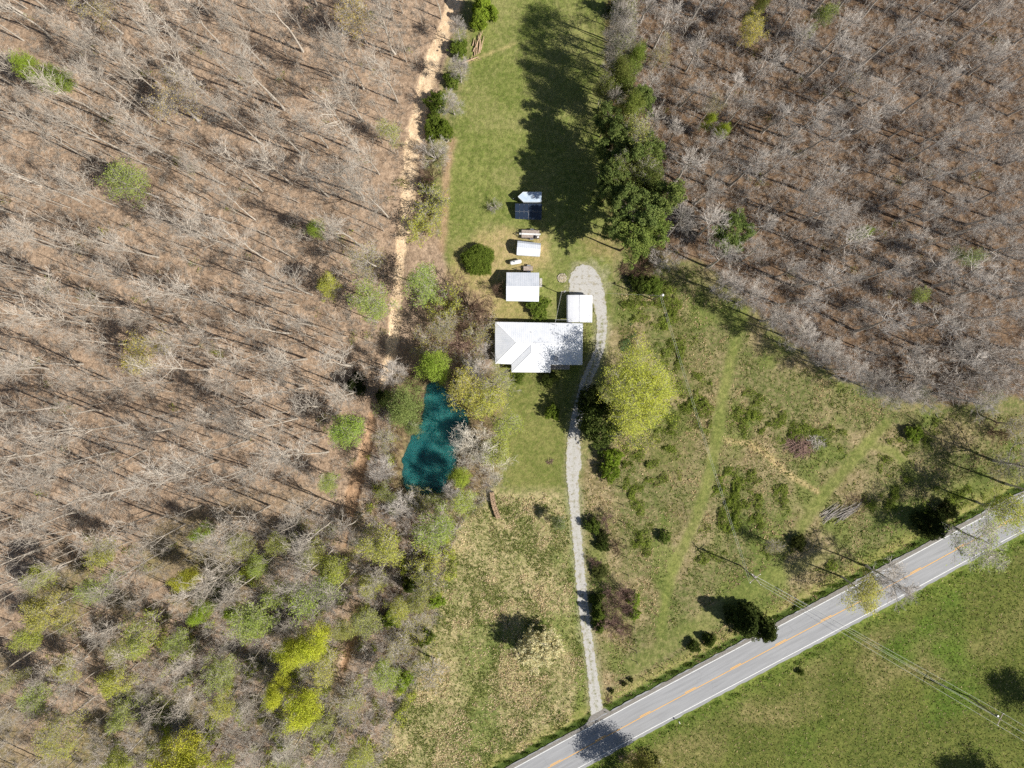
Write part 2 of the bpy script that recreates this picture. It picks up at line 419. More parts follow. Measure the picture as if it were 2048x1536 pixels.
    put(np.clip((50 - np.hypot(x - 1176, (y - 572) * .8)) / 12 + (fbm(x, y, 14, 74) - .5) * 3, 0, 1) * .5 * (x > 1130), lin(186, 176, 156), lin(144, 140, 106), 0.6)
    # vegetable patch
    put(pmask(x, y, [(1237, 655), (1275, 655), (1275, 705), (1237, 700)], 5, 3, 72) * .7, lin(116, 104, 70), lin(92, 90, 52), 0.5)
    # leafy soil round the pond
    put(pmask(x, y, [(780, 740), (1000, 740), (995, 960), (930, 1010), (860, 1030), (770, 1000)], 14, 14, 29) * .7, lin(150, 130, 92), lin(112, 104, 66), 0.6)
    tr = np.zeros(n)
    for i, tl in enumerate((TRACK, TRACK2, TRACK3)):
        t_ = lmask(x, y, tl, 1.5, 6, 30 + i); tr = np.maximum(tr, t_)
        if i == 0: put(t_, lin(232, 206, 172), lin(208, 180, 146), 0.5)
        else: put(t_ * .85, lin(188, 154, 122), lin(154, 124, 96), 0.55)
    po = pmask(x, y, POND, 6, 2, 3)
    put(po, lin(70, 90, 70), lin(50, 66, 50), 0.3)
    return A, B, K, tr, po

def heights(x, y):
    rd, _ = segdist(x, y, ROAD, False)
    z = (fbm(x, y, 12, 80) - .5) * 0.30 + (fbm(x, y, 5, 85, 2) - .5) * 0.14
    z = z - 0.1
    hard = np.clip((rd - 38) / 10, 0, 1)
    dr = np.clip((segdist(x, y, DRIVE_C, False)[0] - 20) / 10, 0, 1) * np.clip((np.hypot(x - 1175, y - 565) - 42) / 10, 0, 1)
    z = z * hard * dr - 0.06 * (1 - hard * dr)
    north = y < np.interp(x, [p[0] for p in ROAD], [p[1] for p in ROAD])
    z = z - np.where(north, 0.5 * np.exp(-((rd - 50) / 6.0) ** 2), 0.25 * np.exp(-((rd - 46) / 7.0) ** 2)) * np.clip((segdist(x, y, DRIVE_C, False)[0] - 20) / 10, 0, 1)
    pd, _ = segdist(x, y, POND, True); pin = inside(x, y, POND); sd = np.where(pin, pd, -pd)
    sd = sd + (fbm(x, y, 16, 97) - .5) * 16
    z = z - 1.6 * (1 / (1 + np.exp(-(sd - 2) / 4.0)))
    for tl, dep in ((TRACK, 0.35), (TRACK2, 0.9), (TRACK3, 0.9)):
        z = z - dep * lmask(x, y, tl, 5, 3, 90)
    return z

DRIVE = [  # y, left, right of the gravel
    (700, 1187, 1210), (730, 1173, 1200), (760, 1160, 1187), (800, 1150, 1173), (840, 1140, 1165), (880, 1133, 1161), (915, 1131, 1164), (938, 1131, 1164),
    (950, 1131, 1158), (1000, 1137, 1160), (1050, 1141, 1163), (1100, 1146, 1168), (1150, 1150, 1172), (1200, 1154, 1177), (1250, 1160, 1183),
    (1300, 1168, 1190), (1350, 1174, 1197), (1400, 1178, 1204), (1432, 1182, 1210)]
DRIVE_C = [((a + b) / 2, y) for y, a, b in DRIVE] + [(1195, 1455)]
DRIVE_C = [(1204, 640), (1203, 670)] + DRIVE_C

def build_ground():
    dx = 0.6; x0, x1, y0, y1 = -132.0, 132.0, -106.8, 96.0
    nx = int(round((x1 - x0) / dx)) + 1; ny = int(round((y1 - y0) / dx)) + 1
    X, Y = np.meshgrid(np.linspace(x0, x1, nx), np.linspace(y0, y1, ny)); X = X.ravel(); Y = Y.ravel()
    px, py = NX + X * S, NY - Y * S
    A, B, K, tr, po = zones(px, py); Z = heights(px, py)
    # edges of the fine sheet meet the outer ground at one level
    e = np.minimum.reduce([X - x0, x1 - X, Y - y0, y1 - Y]); Z = Z * np.clip(e / 2, 0, 1) - 0.1 * (1 - np.clip(e / 2, 0, 1))
    V = np.stack([X, Y, Z], 1)
    i = np.arange(nx - 1); j = np.arange(ny - 1); I, J = np.meshgrid(i, j); q = (J * nx + I).ravel()
    F = np.stack([q, q + 1, q + nx + 1, q + nx], 1)
    fx, fy = px[q] + S * .3, py[q] - S * .3
    west = inside(fx, fy, WEST); east = inside(fx, fy, EAST); lawn = inside(fx, fy, LAWN)
    road_s = fy > np.interp(fx, [p[0] for p in ROAD], [p[1] for p in ROAD])
    lab = np.full(len(q), 3)                       # meadow
    lab[west & ~road_s] = 1; lab[east] = 2; lab[lawn] = 0; lab[road_s] = 4; lab[inside(fx, fy, ROUGH) & ~road_s] = 5
    lab[tr[q] > 0.5] = 6
    for k, nm in enumerate(('lawn', 'west_woods_ground', 'east_woods_ground', 'meadow', 'field', 'rough_field', 'dirt_track')):
        f = F[lab == k]
        if not len(f): continue
        u, inv = np.unique(f, return_inverse=True); f = inv.reshape(f.shape)
        o = link(nm, mesh_np(nm, V[u], f, [M['ground']], smooth=True, attrs={'cola': A[u], 'colb': B[u], 'grain': K[u]}))
        o['kind'] = 'structure'
    R = 3000.0
    xs = [-R, x0, x1, R]; ys = [-R, y0, y1, R]
    # outer ring, cut so that it butts against the fine sheet
    vs = []; fs = []; cols = []
    def cell(a, b, c, d, n=8):
        gx = np.linspace(a, b, n + 1); gy = np.linspace(c, d, n + 1)
        for ii in range(n):
            for jj in range(n):
                k0 = len(vs); vs.extend([(gx[ii], gy[jj], -.1), (gx[ii + 1], gy[jj], -.1), (gx[ii + 1], gy[jj + 1], -.1), (gx[ii], gy[jj + 1], -.1)]); fs.append((k0, k0 + 1, k0 + 2, k0 + 3))
    for a in range(3):
        for b in range(3):
            if (a, b) != (1, 1): cell(xs[a], xs[a + 1], ys[b], ys[b + 1])
    V2 = np.array(vs); A2, B2, K2, _, _ = zones(NX + V2[:, 0] * S, NY - V2[:, 1] * S)
    o = link('ground', mesh_np('ground', V2, np.array(fs), [M['ground']], attrs={'cola': A2, 'colb': B2, 'grain': K2})); o['kind'] = 'structure'
build_ground()

# ------------------------------------------------------------------ road, gravel drive, pond
def resample(pts, step):
    out = [tuple(pts[0])]
    for a, b in zip(pts[:-1], pts[1:]):
        L = math.dist(a[:2], b[:2]); n = max(1, int(L / step))
        for i in range(1, n + 1): out.append(tuple(a[k] + (b[k] - a[k]) * i / n for k in range(len(a))))
    return out

def offset_strip(name, line, o0, o1, z, m, parent=None, step=20, jit0=0, jit1=0, seed=0, s0=None, s1=None):
    """strip beside a pixel line between offsets (pixels, + = south east side)"""
    pts = resample(line, step); r = random.Random(seed); vs = []; fs = []
    cum = 0; last = None; keep = []
    for i, p in enumerate(pts):
        a = pts[max(i - 1, 0)]; b = pts[min(i + 1, len(pts) - 1)]
        d = Vector((b[0] - a[0], b[1] - a[1])).normalized(); n = Vector((-d.y, d.x))
        if last is not None: cum += math.dist(p, last)
        last = p; keep.append((p, n, cum))
    for p, n, c in keep:
        if (s0 is not None and c < s0) or (s1 is not None and c > s1): continue
        for o in (o0 + r.uniform(-jit0, jit0), o1 + r.uniform(-jit1, jit1)): vs.append(P(p[0] + n.x * o, p[1] + n.y * o, 0) + Vector((0, 0, z)))
    k = len(vs) // 2
    for i in range(k - 1): fs.append((2 * i, 2 * i + 1, 2 * i + 3, 2 * i + 2))
    mb = MB().add(vs, fs); return mb.build(name, m, parent)

def asphalt():
    m, nt, b = mat('asphalt', 0.85, 0.25)
    p = pos(nt); mp = N(nt, 'ShaderNodeMapping'); mp.vector_type = 'TEXTURE'; mp.inputs['Rotation'].default_value = (0, 0, math.radians(28.2)); mp.inputs['Scale'].default_value = (9, 0.55, 1)
    nt.links.new(p, mp.inputs['Vector'])
    f = noise(nt, mp.outputs[0], 0.9, 4, 0.6); g = noise(nt, p, 6, 3, 0.7)
    c = mixc(nt, mrange(nt, f, 0.35, 0.65), lin(148, 149, 151), lin(166, 167, 169))
    c = mixc(nt, mrange(nt, g, 0.3, 0.7, 0.0, 0.35), c, lin(132, 131, 131))
    v = N(nt, 'ShaderNodeTexVoronoi', feature='DISTANCE_TO_EDGE'); v.inputs['Scale'].default_value = 0.35
    wv = N(nt, 'ShaderNodeVectorMath', operation='ADD'); nn = N(nt, 'ShaderNodeTexNoise'); nn.inputs['Scale'].default_value = 0.7
    nt.links.new(p, nn.inputs['Vector']); nt.links.new(p, wv.inputs[0]); nt.links.new(nn.outputs['Color'], wv.inputs[1]); nt.links.new(wv.outputs[0], v.inputs['Vector'])
    cr = mrange(nt, v.outputs['Distance'], 0.0, 0.012, 0.45, 0.0)
    cr = math_(nt, 'MULTIPLY', cr, mrange(nt, noise(nt, p, 0.12, 2), 0.5, 0.62))
    c = mixc(nt, cr, c, lin(96, 96, 100))
    nt.links.new(c, b.inputs['Base Color']); bump(nt, b, g, 0.3, 0.02)
    return m
def paint(name, c1, c2, wear):
    m, nt, b = mat(name, 0.7, 0.3)
    f = noise(nt, pos(nt), 2.2, 4, 0.7)
    nt.links.new(mixc(nt, mrange(nt, f, 0.5, 0.75, 0, wear), c1, c2), b.inputs['Base Color']); return m
M['asphalt'] = asphalt()
M['shoulder'] = speckled('old_shoulder', lin(146, 142, 136), lin(118, 113, 106), 3.0)
M['paint_w'] = paint('white_road_paint', lin(224, 224, 221), lin(160, 160, 158), 0.7)
M['paint_y'] = paint('yellow_road_paint', lin(236, 178, 78), lin(190, 160, 110), 0.6)
road = offset_strip('road', ROAD, -40, 36, 0.02, M['asphalt'], None, 9, 1.3, 1.3, 3); road['kind'] = 'structure'
offset_strip('shoulder_strip', ROAD, -39, -32.4, 0.025, M['shoulder'], road, 9, 1.6, 0.4, 4)
offset_strip('edge_line', ROAD, -31.8, -30.3, 0.031, M['paint_w'], road)
offset_strip('edge_line', ROAD, 29.0, 30.5, 0.031, M['paint_w'], road)
offset_strip('solid_centre_line', ROAD, 0.3, 1.5, 0.031, M['paint_y'], road)
tot = sum(math.dist(a, b) for a, b in zip(ROAD[:-1], ROAD[1:]))
base = sum(math.dist(a, b) for a, b in zip(ROAD[:3], ROAD[1:4]))
k = -3
for k in range(-3, 13):
    s0 = base + 8 + k * 102
    offset_strip('centre_dash', ROAD, -2.3, -0.9, 0.031, M['paint_y'], road, 2, s0=s0, s1=s0 + 26)

def gravel_mat():
    m, nt, b = mat('gravel', 0.95, 0.1)
    p = pos(nt); f = noise(nt, p, 5, 4, 0.75); g = noise(nt, p, 0.8, 4, 0.6); h = noise(nt, p, 1.6, 3, 0.6)
    c = mixc(nt, mrange(nt, f, 0.3, 0.7), lin(206, 204, 199), lin(158, 155, 150))
    c = mixc(nt, mrange(nt, g, 0.52, 0.66, 0, 0.6), c, lin(150, 140, 112))
    c = mixc(nt, mrange(nt, h, 0.62, 0.68, 0, 0.8), c, lin(118, 110, 84))
    E = N(nt, 'ShaderNodeAttribute', attribute_name='edge').outputs['Fac']; Mi = N(nt, 'ShaderNodeAttribute', attribute_name='mid').outputs['Fac']
    verge = mixc(nt, mrange(nt, h, 0.4, 0.6), lin(150, 146, 98), lin(112, 116, 66))
    e2 = math_(nt, 'ADD', E, math_(nt, 'MULTIPLY', math_(nt, 'SUBTRACT', h, 0.5), 12.0))
    c = mixc(nt, mrange(nt, e2, 0.5, 2.6), verge, c)
    m2 = math_(nt, 'MULTIPLY', Mi, mrange(nt, math_(nt, 'ADD', h, math_(nt, 'MULTIPLY', f, 0.4)), 0.58, 0.78))
    c = mixc(nt, m2, c, verge)
    nt.links.new(c, b.inputs['Base Color']); bump(nt, b, f, 0.6, 0.06); return m
M['gravel'] = gravel_mat()
def build_drive():
    L = [(a, y) for y, a, b in DRIVE]; R_ = [(b, y) for y, a, b in DRIVE]
    head = [(1190, 690), (1193, 655), (1191, 630), (1186, 612), (1179, 600), (1168, 596), (1138, 590), (1137, 560), (1141, 546), (1150, 534), (1164, 527), (1180, 529), (1193, 538), (1203, 556), (1209, 580), (1214, 610), (1216, 645), (1214, 675)]
    outline = [(1187, 700)] + head + [(1210, 700)] + R_[1:] + [(1210, 1424), (1181, 1432)] + L[::-1][1:-1]
    out = []
    r = random.Random(5)
    for p in resample(outline + [outline[0]], 3)[:-1]:
        out.append((p[0] + r.uniform(-1.1, 1.1), p[1] + r.uniform(-.8, .8)))
    st = 1.7; gx = np.arange(1120, 1226, st); gy = np.arange(518, 1440, st); GX, GY = np.meshgrid(gx, gy); nx = len(gx)
    fx, fy = GX.ravel(), GY.ravel(); rj = np.random.default_rng(8); fx = fx + rj.uniform(-.4, .4, len(fx)); fy = fy + rj.uniform(-.4, .4, len(fy))
    ins = inside(fx, fy, out); d, _ = segdist(fx, fy, out, True); d = np.where(ins, d, -d)
    ii, jj = np.meshgrid(np.arange(len(gx) - 1), np.arange(len(gy) - 1)); q = (jj * nx + ii).ravel()
    F = np.stack([q, q + nx, q + nx + 1, q + 1], 1); F = F[(d[F] > -.6).all(1)]
    u, inv = np.unique(F, return_inverse=True)
    md, _ = segdist(fx, fy, [p for p in DRIVE_C if p[1] > 600], False)
    mid = np.exp(-(md / 3.2) ** 2) * np.where(fy < 790, 1.0, np.where(fy < 1230, .25, .55)) * np.clip((fy - 610) / 20, 0, 1)
    V = np.stack([(fx - NX) / S, -(fy - NY) / S, np.full(len(fx), .012)], 1)
    o = link('gravel_driveway', mesh_np('gravel_driveway', V[u], inv.reshape(F.shape), [M['gravel']], attrs={'edge': np.maximum(d, 0)[u], 'mid': mid[u]})); o['kind'] = 'structure'
    ap = [(1181.5, 1431), (1176, 1441), (1168, 1452), (1176, 1462), (1230, 1436), (1222, 1424), (1209, 1416), (1196, 1424)]
    vs = [P(x, y, 0) + Vector((0, 0, 0.016)) for x, y in ap]
    o = MB().add(vs, [tuple(range(len(vs)))[::-1]]).build('driveway_apron', M['shoulder']); o['kind'] = 'structure'
    if o.data.polygons[0].normal.z < 0: o.data.flip_normals()
build_drive()

def water():
    m, nt, b = mat('pond_water', 0.12, 0.5)
    b.inputs['Subsurface Weight'].default_value = 1.0; b.inputs['Subsurface Radius'].default_value = (0.3, 1.4, 1.6); b.inputs['Subsurface Scale'].default_value = 4.0
    p = pos(nt); f = noise(nt, p, 0.16, 4, 0.6); g = noise(nt, p, 1.1, 3, 0.6)
    c = mixc(nt, mrange(nt, f, 0.35, 0.68), lin(20, 80, 84), lin(62, 132, 128))
    c = mixc(nt, mrange(nt, g, 0.5, 0.8, 0, 0.3), c, lin(36, 88, 80))
    nt.links.new(c, b.inputs['Base Color']); bump(nt, b, noise(nt, p, 2.0, 3), 0.15, 0.05); return m
vs = [P(x, y) for x, y in [(p[0] + (p[0] - 865) * .12, p[1] + (p[1] - 878) * .08) for p in POND]]
vs = [Vector((v.x, v.y, -0.75)) for v in vs]
o = MB().add(vs, [tuple(range(len(vs)))]).build('pond_water', water()); o['kind'] = 'structure'
if o.data.polygons[0].normal.z < 0: o.data.flip_normals()

# ------------------------------------------------------------------ plant mesh makers
def tubes(Pn, Rn, s=3):
    n, k, _ = Pn.shape
    T = np.gradient(Pn, axis=1); T /= np.linalg.norm(T, axis=2, keepdims=True) + 1e-9
    ref = np.where(np.abs(T.mean(1)[:, 2:3]) < 0.85, np.array([[0, 0, 1.0]]), np.array([[1.0, 0, 0]]))[:, None, :]
    U = np.cross(T, np.broadcast_to(ref, T.shape)); U /= np.linalg.norm(U, axis=2, keepdims=True) + 1e-9
    Vv = np.cross(T, U)
    a = np.arange(s) * 2 * np.pi / s
    ring = Pn[:, :, None, :] + Rn[:, :, None, None] * (np.cos(a)[None, None, :, None] * U[:, :, None, :] + np.sin(a)[None, None, :, None] * Vv[:, :, None, :])
    V = ring.reshape(-1, 3)
    b = (np.arange(n)[:, None, None] * k + np.arange(k - 1)[None, :, None]) * s
    j = np.arange(s)[None, None, :]; j2 = (j + 1) % s
    F = np.stack([b + j, b + j2, b + s + j2, b + s + j], -1).reshape(-1, 4)
    return V, F

def grow(rng, Pn, Rn, m, t0, t1, ang, length, k, up=0.3, wob=0.1, rmul=0.6, rmin=0.012, tip=0.3, outward=0.0):
    """children of n parent polylines; length = array-like callable of t or scalar"""
    n, kk, _ = Pn.shape
    t = rng.uniform(t0, t1, (n, m)); ft = t * (kk - 1); i = np.clip(np.floor(ft).astype(int), 0, kk - 2); u = (ft - i)[..., None]
    ar = np.arange(n)[:, None]
    O = Pn[ar, i] * (1 - u) + Pn[ar, i + 1] * u; Ro = Rn[ar, i] * (1 - u[..., 0]) + Rn[ar, i + 1] * u[..., 0]
    T = Pn[ar, i + 1] - Pn[ar, i]; T /= np.linalg.norm(T, axis=-1, keepdims=True) + 1e-9
    q = rng.normal(size=T.shape); q[..., :2] += outward * O[..., :2] / (np.linalg.norm(O[..., :2], axis=-1, keepdims=True) + .3)
    q -= (q * T).sum(-1, keepdims=True) * T; q /= np.linalg.norm(q, axis=-1, keepdims=True) + 1e-9
    an = np.radians(rng.uniform(ang[0], ang[1], (n, m)))[..., None]
    D = T * np.cos(an) + q * np.sin(an)
    L = (length(t) if callable(length) else np.full(t.shape, length)) * rng.uniform(0.7, 1.25, t.shape)
    D = D.reshape(-1, 3); O = O.reshape(-1, 3); L = L.reshape(-1); Ro = Ro.reshape(-1)
    pts = [O]; seg = (L / k)[:, None]
    for j in range(k):
        D = D + rng.normal(size=D.shape) * wob + np.array([0, 0, up / k]); D /= np.linalg.norm(D, axis=1, keepdims=True)
        pts.append(pts[-1] + D * seg)
    P2 = np.stack(pts, 1)
    r0 = np.maximum(Ro * rmul, rmin); R2 = r0[:, None] * np.linspace(1, tip, k + 1)[None, :]
    R2 = np.maximum(R2, rmin * 0.8)
    return P2, R2

def leaf_quads(rng, Q, size, tint, flat=0.0):
    n = len(Q)
    a = rng.normal(size=(n, 3)); a[:, 2] *= (1 - flat * .8); a /= np.linalg.norm(a, axis=1, keepdims=True)
    b = rng.normal(size=(n, 3)); b[:, 2] *= (1 - flat * .8); b -= (a * b).sum(1, keepdims=True) * a; b /= np.linalg.norm(b, axis=1, keepdims=True) + 1e-9
    s = size * rng.uniform(0.6, 1.4, (n, 1)) * 0.5
    V = np.stack([Q - a * s, Q - b * s * .62, Q + a * s, Q + b * s * .62], 1).reshape(-1, 3)
    F = np.arange(4 * n).reshape(n, 4)
    return V, F, np.repeat(tint, 4)

def merge(parts):
    """parts: list of (V, F, matindex, tint or None)"""
    Vs, Fs, Ms, Ts = [], [], [], []; off = 0
    for V, F, mi, t in parts:
        Vs.append(V); Fs.append(F + off); Ms.append(np.full(len(F), mi)); Ts.append(np.full(len(V), 0.5) if t is None else t); off += len(V)
    return np.concatenate(Vs), np.concatenate(Fs), np.concatenate(Ms), np.concatenate(Ts)

def trunk_line(rng, Hh, r0, k=9, wob=0.02, top=1.0, lean=0.0):
    z = np.linspace(-0.3, Hh * top, k + 1); d = np.cumsum(rng.normal(size=(k + 1, 2)) * wob * Hh / k * 2.2, axis=0); d[0] = 0
    a = rng.uniform(0, 6.28); d += (np.linspace(0, 1, k + 1) ** 1.3 * lean * Hh)[:, None] * np.array([math.cos(a), math.sin(a)])
    Pn = np.concatenate([d, z[:, None]], 1)[None]
    Rn = (r0 * (1 - 0.86 * np.linspace(0, 1, k + 1) ** 1.1))[None]
    Rn[0, 0] *= 1.3
    return Pn, Rn

def make_deciduous(name, seed, Hh=22.0, R=4.5, clear=0.5, limbs=12, subs=7, twigs=6, fine=3, bark_m='bark_pale', leaves=0, leafsize=0.3, r0=0.24, up=0.5, spread=1.0, lean=0.03, fork=False, twr=0.02, leafspread=0.35, la=(35, 65), limbr=(.5, .045, .12)):
    rng = np.random.default_rng(seed)
    Pt, Rt = trunk_line(rng, Hh, r0, lean=lean, wob=0.016)
    tv, tf = tubes(Pt, Rt, 7)
    tm = mesh_np(name + '_trunk', tv, tf, [M[bark_m]], smooth=True)
    prof = lambda t: R * spread * (1.15 - 0.75 * np.clip((t - clear) / (1 - clear), 0, 1) ** 1.5)
    P1, R1 = grow(rng, Pt, Rt, limbs, clear, 0.97, la, prof, 6, up=up, wob=limbr[2], rmul=limbr[0], rmin=limbr[1])
    P2, R2 = grow(rng, P1, R1, subs, 0.22, 1.0, (25, 65), R * 0.42, 4, up=0.25, wob=0.14, rmul=0.55, rmin=twr * 1.4)
    P3, R3 = grow(rng, P2, R2, twigs, 0.2, 1.0, (20, 65), R * 0.24, 3, up=0.2, wob=0.15, rmul=0.6, rmin=twr)
    parts = [(*tubes(P1, R1, 5), 0, None), (*tubes(P2, R2, 3), 0, None), (*tubes(P3, R3, 3), 0, None)]
    tips = P3[:, -1]; mids = P3[:, 1]
    if fine:
        P4, R4 = grow(rng, P3, R3, fine, 0.2, 1.0, (15, 60), R * 0.14, 2, up=0.1, wob=0.1, rmul=0.7, rmin=twr * .7)
        parts.append((*tubes(P4, R4, 3), 0, None)); tips = np.concatenate([tips, P4[:, -1]])
    if leaves:
        if leaves < 1:
            tips = tips[rng.random(len(tips)) < leaves]; nl = 1
        else: nl = int(leaves)
        Q = np.repeat(tips, nl, 0); ct = np.repeat(rng.random(len(tips)), nl)
        big = 0.5 + 0.5 * np.sin(Q[:, 0] * .9 + seed) * np.sin(Q[:, 1] * .8 + 1.3 * seed) * np.sin(Q[:, 2] * .7)
        Q = Q + rng.normal(size=Q.shape) * leafspread
        V, F, t = leaf_quads(rng, Q, leafsize, np.clip(0.35 * ct + 0.35 * rng.random(len(Q)) + 0.35 * big, 0, 1), 0.3)
        parts.append((V, F, 1, t))
    V, F, mi, t = merge(parts)
    cm = mesh_np(name + '_crown', V, F, [M[bark_m], M['leaf']], mi, attrs={'tint': t})
    return dict(trunk=tm, crown=cm, H=Hh, R=R, zc=Hh * (clear + 1) / 2)

def puff_points(rng, centers, radii, per, flat=0.75):
    n = len(centers); d = rng.normal(size=(n, per, 3)); d /= np.linalg.norm(d, axis=2, keepdims=True)
    r = rng.random((n, per, 1)) ** 0.4
    d = d * r * radii[:, None, None]; d[..., 2] *= flat
    return (centers[:, None, :] + d).reshape(-1, 3)

def make_pine(name, seed, Hh=20.0, R=4.0, clear=0.55, limbs=26, per=80, leafsize=0.3, bark_m='bark_brown', r0=0.22):
    rng = np.random.default_rng(seed)
    Pt, Rt = trunk_line(rng, Hh, r0, lean=0.02, wob=0.02)
    tm = mesh_np(name + '_trunk', *tubes(Pt, Rt, 7), [M[bark_m]], smooth=True)
    P1, R1 = grow(rng, Pt, Rt, limbs, clear, 0.99, (55, 85), lambda t: R * (1.1 - 0.75 * np.clip((t - clear) / (1 - clear), 0, 1) ** 1.4), 5, up=0.25, wob=0.1, rmul=0.45, rmin=0.035)
    P2, R2 = grow(rng, P1, R1, 6, 0.35, 1.0, (30, 70), R * 0.34, 3, up=0.2, wob=0.12, rmul=0.5, rmin=0.02)
    cen = np.concatenate([P2[:, -1], P1[:, -1], Pt[:, -1]]); rad = rng.uniform(0.55, 0.95, len(cen)) * R / 4.0
    Q = puff_points(rng, cen, rad, per, 0.6); ct = np.repeat(rng.random(len(cen)), per)
    V, F, t = leaf_quads(rng, Q, leafsize * R / 4.0, np.clip(0.6 * ct + 0.4 * rng.random(len(Q)), 0, 1), 0.2)
    V, F, mi, t = merge([(*tubes(P1, R1, 4), 0, None), (*tubes(P2, R2, 3), 0, None), (V, F, 1, t)])
    return dict(trunk=tm, crown=mesh_np(name + '_crown', V, F, [M[bark_m], M['needle']], mi, attrs={'tint': t}), H=Hh, R=R, zc=Hh * (clear + 1) / 2)

def make_cedar(name, seed, Hh=8.0, R=2.6, n=420, per=40, leafsize=0.26):
    rng = np.random.default_rng(seed)
    Pt, Rt = trunk_line(rng, Hh, 0.16, lean=0.01, wob=0.01, top=0.95)
    tm = mesh_np(name + '_trunk', *tubes(Pt, Rt, 6), [M['bark_brown']], smooth=True)
    z = rng.random(n) ** 1.25; a = rng.uniform(0, 6.28, n); lob = 1 + .25 * np.sin(3 * a + seed) + .2 * np.sin(7 * a + z * 9)
    rr = R * (1 - z * .93) ** .8 * lob * np.sqrt(rng.uniform(.25, 1, n))
    cen = np.stack([rr * np.cos(a), rr * np.sin(a), Hh * (0.08 + .92 * z)], 1)
    Q = puff_points(rng, cen, rng.uniform(.25, .5, n) * R / 2.6, per, 0.9); ct = np.repeat(rng.random(n), per)
    V, F, t = leaf_quads(rng, Q, leafsize, np.clip(.5 * ct + .5 * rng.random(len(Q)), 0, 1), 0.1)
    V, F, mi, t = merge([(V, F, 0, t)])
    return dict(trunk=tm, crown=mesh_np(name + '_crown', V, F, [M['needle']], mi, attrs={'tint': t}), H=Hh, R=R, zc=Hh * .45)

def make_bush(name, seed, Hh=3.0, R=2.2, n=260, per=44, leafsize=0.2, lumpy=0.4, mat_='leaf'):
    rng = np.random.default_rng(seed)
    st = rng.normal(size=(7, 3)) * .15; st[:, 2] = 0
    Pt = np.stack([st, st * 2 + [0, 0, Hh * .35], st * 5 + [0, 0, Hh * .75]], 1); Rt = np.tile(np.array([.07, .05, .02]), (7, 1))
    tm = mesh_np(name + '_stems', *tubes(Pt, Rt, 5), [M['bark_brown']], smooth=True)
    d = rng.normal(size=(n, 3)); d[:, 2] = np.abs(d[:, 2]) * 1.1 - .25; d /= np.linalg.norm(d, axis=1, keepdims=True)
    a = np.arctan2(d[:, 1], d[:, 0]); lob = 1 + lumpy * (np.sin(3 * a + seed) * .5 + np.sin(5 * a + 2 * seed) * .4 + rng.normal(size=n) * .35)
    r = lob * rng.uniform(.45, 1, n) ** .5
    cen = d * r[:, None] * np.array([R, R, Hh * .62]); cen[:, 2] += Hh * .38; cen[:, 2] = np.maximum(cen[:, 2], .1)
    Q = puff_points(rng, cen, rng.uniform(.25, .5, n) * R / 2.4, per, .8); ct = np.repeat(rng.random(n), per)
    V, F, t = leaf_quads(rng, Q, leafsize, np.clip(.45 * ct + .55 * rng.random(len(Q)), 0, 1), 0.2)
    return dict(trunk=tm, crown=mesh_np(name + '_foliage', V, F, [M[mat_]], attrs={'tint': t}), H=Hh, R=R, zc=Hh * .5)

def make_twiggy(name, seed, Hh=4.5, R=2.6, stems=14, bark_m='bark_brown', leaves=0, leafsize=.16, twr=0.016, sub=7, tw=6):
    """bare or half-leafed many-stemmed shrub or low spreading tree"""
    rng = np.random.default_rng(seed)
    a = rng.uniform(0, 6.28, stems); sp = rng.uniform(.15, .8, stems)
    O = np.stack([np.cos(a) * .2, np.sin(a) * .2, np.full(stems, -.1)], 1); D = np.stack([np.cos(a) * sp, np.sin(a) * sp, np.ones(stems) * .9], 1)
    D /= np.linalg.norm(D, axis=1, keepdims=True); pts = [O]
    for j in range(5):
        D = D + rng.normal(size=D.shape) * .09; D /= np.linalg.norm(D, axis=1, keepdims=True); pts.append(pts[-1] + D * Hh / 5 * 1.05)
    P0 = np.stack(pts, 1); R0 = np.tile(np.linspace(.06, .02, 6), (stems, 1)) * Hh / 4.5
    tm = mesh_np(name + '_stems', *tubes(P0, R0, 5), [M[bark_m]], smooth=True)
    P1, R1 = grow(rng, P0, R0, sub, .25, 1, (25, 70), R * .5, 3, up=.2, wob=.13, rmul=.6, rmin=twr * 1.3)
    P2, R2 = grow(rng, P1, R1, tw, .2, 1, (20, 65), R * .28, 3, up=.2, wob=.13, rmul=.6, rmin=twr)
    P3, R3 = grow(rng, P2, R2, 3, .2, 1, (20, 60), R * .15, 2, up=.1, wob=.1, rmul=.7, rmin=twr * .7)
    parts = [(*tubes(P1, R1, 3), 0, None), (*tubes(P2, R2, 3), 0, None), (*tubes(P3, R3, 3), 0, None)]
    if leaves:
        tips = P3[:, -1]; tips = tips[rng.random(len(tips)) < min(leaves, 1)]; nl = max(1, int(leaves)); Q = np.repeat(tips, nl, 0) + rng.normal(size=(len(tips) * nl, 3)) * .15
        V, F, t = leaf_quads(rng, Q, leafsize, rng.random(len(Q)), .3); parts.append((V, F, 1, t))
    V, F, mi, t = merge(parts)
    return dict(trunk=tm, crown=mesh_np(name + '_crown', V, F, [M[bark_m], M['leaf']], mi, attrs={'tint': t}), H=Hh, R=R, zc=Hh * .55)

